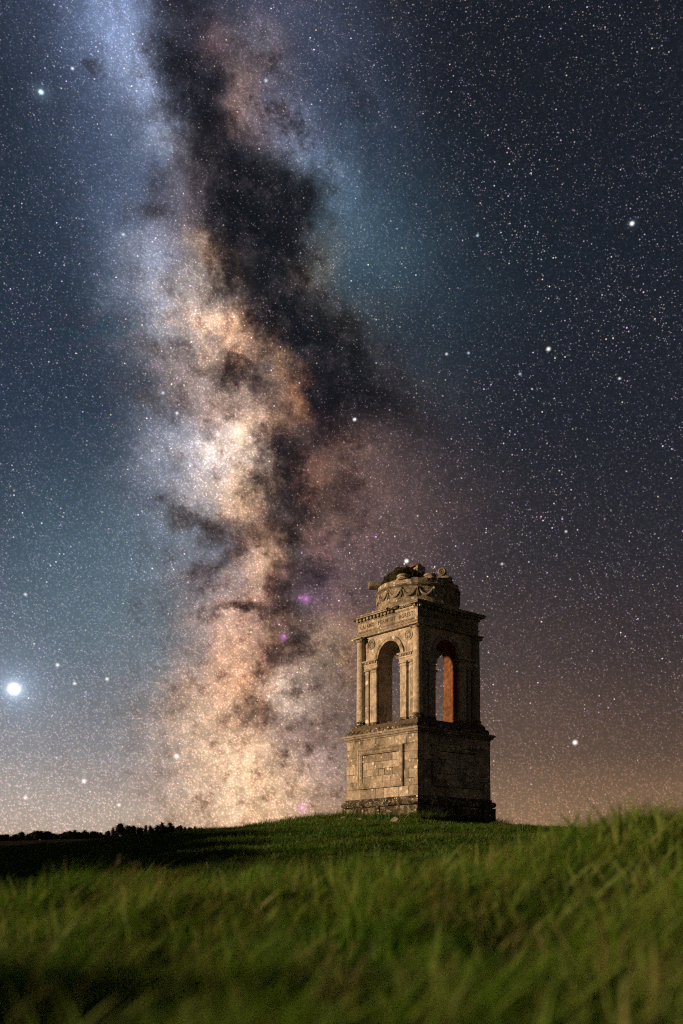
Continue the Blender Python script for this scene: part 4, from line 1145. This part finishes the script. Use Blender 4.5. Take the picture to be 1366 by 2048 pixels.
# rank tussocks on the crest and round the foot of the tower
q = []
for px_, d_, n_, sp_ in ((655, 38.5, 90, 0.7), (612, 38.6, 70, 0.5), (560, 38.5, 40, 0.5), (540, 39, 30, 0.4), (630, 37.4, 60, 0.8), (590, 38.8, 50, 0.5)):
    x_ = (px_ - CXP) / FPX * d_
    q.append(np.column_stack([rng.normal(x_, sp_, n_), rng.normal(d_, 0.5, n_)]))
for t in np.linspace(-2.3, 2.3, 60):
    for n1, n2 in (((-math.cos(YAW), -math.sin(YAW)), (math.sin(YAW), -math.cos(YAW))), ((math.sin(YAW), -math.cos(YAW)), (-math.cos(YAW), -math.sin(YAW)))):
        for _ in range(3):
            oo = rng.uniform(2.22, 2.55)
            q.append(np.array([[TX + n1[0] * oo + n2[0] * (t + rng.normal(0, .04)), TY + n1[1] * oo + n2[1] * (t + rng.normal(0, .04))]]))
q = np.concatenate(q); q = q[~in_tower(q, 2.2)]
tus_c = tuft_collection('tussock', [dict(n=40, rad=0.12, h0=0.12, h1=0.34, w=0.012, lean=l, bend=b, segs=3) for l, b in ((0.4, 0.8), (0.7, 0.9), (0.3, 0.6))], MGS)
g3 = scatter('tussock_grass', q, rng.uniform(0.7, 1.7, len(q)), tus_c)
tag(g3, 'rank tussock grass on the crest and round the tower foot', 'grass', kind='stuff')

# turf growing on the tower top
gm = empty('turf_mound', top_pt(-0.52, 0.15, 10.92), 0)
tag(gm, 'dark green turf mound growing over the rubble on the tower top', 'turf')
tm = MB(); nu, nvv = 22, 9; P = []
def mound_r(a, e):
    x = math.cos(a) * math.cos(e); y = math.sin(a) * math.cos(e); z = math.sin(e)
    k = 1 + 0.10 * math.sin(3 * a + 1) + 0.07 * math.sin(7 * a + 4 * e) + 0.05 * math.sin(11 * a - 5 * e)
    lop = 1.0 - 0.28 * max(0, x)
    return (1.06 * x * k + 0.04, 0.78 * y * k, 0.80 * z * k * lop)
for j in range(nvv + 1):
    for i in range(nu): P.append(mound_r(2 * math.pi * i / nu, math.pi / 2 * j / nvv))
tm.add(P, [(j * nu + i, j * nu + (i + 1) % nu, (j + 1) * nu + (i + 1) % nu, (j + 1) * nu + i) for j in range(nvv) for i in range(nu)])
MTURF = plain('dark_turf', (0.030, 0.028, 0.012), 0.95, 0.5, 9.0)
tm.build('turf', MTURF, gm, True)
bl = MB()
for i in range(900):
    a = random.uniform(0, 2 * math.pi); e = math.asin(random.uniform(0.02, 1))
    p0 = Vector(mound_r(a, e)); nn = Vector((p0.x / 0.85, p0.y / 0.5, p0.z / 0.5 + 0.3)).normalized()
    ln = random.uniform(0.05, 0.14); d = (nn + Vector((random.gauss(0.2, .4), random.gauss(0, .4), random.gauss(0.1, .3)))).normalized()
    sd_ = d.cross(Vector((random.gauss(0, 1), random.gauss(0, 1), random.gauss(0, 1)))).normalized() * 0.012
    tip = p0 + d * ln + Vector((0.03, 0, -0.02))
    bl.add([p0 - sd_ - nn * .02, p0 + sd_ - nn * .02, (p0 + tip) / 2 + sd_ * .7 + nn * .01, tip, (p0 + tip) / 2 - sd_ * .7 + nn * .01], [(0, 1, 2, 4), (4, 2, 3)])
ob = bl.build('grass_blades', plain('dry_dark_grass', (0.055, 0.055, 0.018), 0.95, 0.5, 9.0), gm); ob['kind'] = 'stuff'

# loose stones in the grass
def boulder(px, py, d_, w, lab, seedk):
    random.seed(seedk)
    x_ = (px - CXP) / FPX * d_
    bm = bmesh.new(); bmesh.ops.create_icosphere(bm, subdivisions=2, radius=1.0)
    for v in bm.verts:
        k = 1 + random.uniform(-0.14, 0.14)
        v.co = Vector((v.co.x * w * 0.5 * k, v.co.y * w * 0.4 * k, max(v.co.z, -0.5) * w * 0.30 * k))
    me = bpy.data.meshes.new('boulder'); bm.to_mesh(me); bm.free(); me.materials.append(MW)
    o = bpy.data.objects.new('boulder', me); col_main.objects.link(o)
    o.location = (x_, d_, float(ground_z(x_, d_)) + w * 0.12); o.rotation_euler = (0, 0.1, random.uniform(0, 3))
    tag(o, lab, 'stone')
boulder(792, 1652, 33.6, 0.50, 'pale flat stone lying in the grass below the lit plinth', 3)
boulder(690, 1640, 36.0, 0.42, 'grey stone in the grass at the left foot of the plinth', 5)
boulder(720, 1646, 34.6, 0.30, 'small dark stone in the grass left of the pale flat stone', 8)
random.seed(99)

# ------------------------------------------------------------------ far wood on the ridge
def crown_mesh(seed, kind):
    g = random.Random(seed); mb = MB()
    # inner mass
    nseg, nl = 9, 7; P = []
    def R_at(t): return (0.30 * (1 - t) ** 0.75 + 0.03) if kind == 'cone' else 0.36 * math.sqrt(max(0, 1 - (2 * t - 0.85) ** 2 / 1.5))
    for j in range(nl + 1):
        t = j / nl
        for i in range(nseg):
            a = 2 * math.pi * i / nseg
            r_ = R_at(t) * 0.72 * g.uniform(0.6, 1.1) * (0.05 if j == nl else 1)
            P.append((r_ * math.cos(a), r_ * math.sin(a), 0.14 + 0.82 * t))
    mb.add(P, [(j * nseg + i, j * nseg + (i + 1) % nseg, (j + 1) * nseg + (i + 1) % nseg, (j + 1) * nseg + i) for j in range(nl) for i in range(nseg)])
    # sprays of needles
    for _ in range(260):
        t = g.random() ** 1.2; a = g.uniform(0, 6.283)
        r_ = R_at(t) * g.uniform(0.65, 1.25)
        p0 = Vector((r_ * math.cos(a), r_ * math.sin(a), 0.12 + 0.84 * t))
        d = Vector((math.cos(a), math.sin(a), g.uniform(0.0, 0.9))) * g.uniform(0.04, 0.10)
        sd_ = Vector((-math.sin(a), math.cos(a), g.uniform(-0.5, 0.5))) * g.uniform(0.02, 0.045)
        mb.add([p0 - sd_, p0 + sd_, p0 + d + sd_ * 0.2, p0 - d * 0.6], [(0, 1, 2), (0, 3, 1)])
    for _ in range(6):
        p0 = Vector((g.uniform(-.03, .03), 0, 0.93)); mb.add([p0 + Vector((-.012, 0, 0)), p0 + Vector((.012, 0, 0)), p0 + Vector((g.uniform(-.05, .05), g.uniform(-.03, .03), g.uniform(0.03, 0.09)))], [(0, 1, 2)])
    return mb.mesh('crown', MCON)
crowns = [crown_mesh(k, 'cone' if k % 3 else 'round') for k in range(6)]
tk = MB(); lathe([(0.030, -0.06), (0.022, 0.2), (0.012, 0.7), (0.004, 0.95)], 7, 0, 0, mb=tk)
trunk_me = tk.mesh('trunk', MBARK)
row = [(218, 19), (224, 23), (231, 20), (238, 25), (246, 23), (253, 20), (260, 25), (267, 25), (275, 21), (283, 20), (291, 23), (299, 22), (307, 18), (315, 22),
       (323, 28), (331, 22), (339, 25), (347, 22), (355, 17), (363, 19), (371, 16), (380, 17), (389, 15), (398, 10), (408, 8), (420, 8), (432, 7), (452, 6), (472, 7)]
ordn = ['first', 'second', 'third', 'fourth', 'fifth', 'sixth', 'seventh', 'eighth', 'ninth', 'tenth', 'eleventh', 'twelfth', 'thirteenth', 'fourteenth', 'fifteenth', 'sixteenth',
        'seventeenth', 'eighteenth', 'nineteenth', 'twentieth', 'twenty-first', 'twenty-second', 'twenty-third', 'twenty-fourth', 'twenty-fifth', 'twenty-sixth', 'twenty-seventh', 'twenty-eighth', 'twenty-ninth']
for i, (px_, hp) in enumerate(row):
    px_ += random.uniform(-2.5, 2.5); hp *= random.uniform(0.88, 1.15)
    d_ = 352 + random.uniform(-10, 10); x_ = (px_ - CXP) / FPX * d_
    t = empty('conifer_tree', (x_, d_, float(ground_z(x_, d_)) - 0.1), random.uniform(0, 6.28))
    hgt = hp / FPX * d_ * 1.08
    t.scale = (hgt * random.uniform(0.85, 1.7),) * 2 + (hgt,)
    tag(t, 'dark %s, %s from the left in the ridge clump' % ('low scrub tree' if hp < 12 else 'wind-bent conifer', ordn[i]), 'tree', 'trees along the far ridge')
    for nm, me in (('trunk', trunk_me), ('crown', crowns[i % 6])):
        c = bpy.data.objects.new(nm, me); col_main.objects.link(c); c.parent = t
# the low wood that runs out to the left reads as one mass
wd = MB()
for i in range(190):
    px_ = random.uniform(-260, 222); d_ = 350 + random.uniform(-14, 14); x_ = (px_ - CXP) / FPX * d_
    hgt = random.uniform(1.9, 3.9) * (1.0 if px_ < 195 else 0.8); me = crowns[(i % 2) * 3 if random.random() < .7 else i % 6]
    z_ = float(ground_z(x_, d_)) - 0.3; w_ = hgt * random.uniform(1.0, 2.2); ca, sa = math.cos(i), math.sin(i)
    wd.add([(x_ + (v.co.x * ca - v.co.y * sa) * w_, d_ + (v.co.x * sa + v.co.y * ca) * w_, z_ + v.co.z * hgt) for v in me.vertices], [tuple(p_.vertices) for p_ in me.polygons])
me = bpy.data.meshes.new('distant_wood'); me.from_pydata(wd.v, [], wd.f); me.materials.append(MCON)
o = bpy.data.objects.new('distant_wood', me); col_main.objects.link(o)
tag(o, 'low dark wood along the ridge at the left', 'wood', kind='stuff')
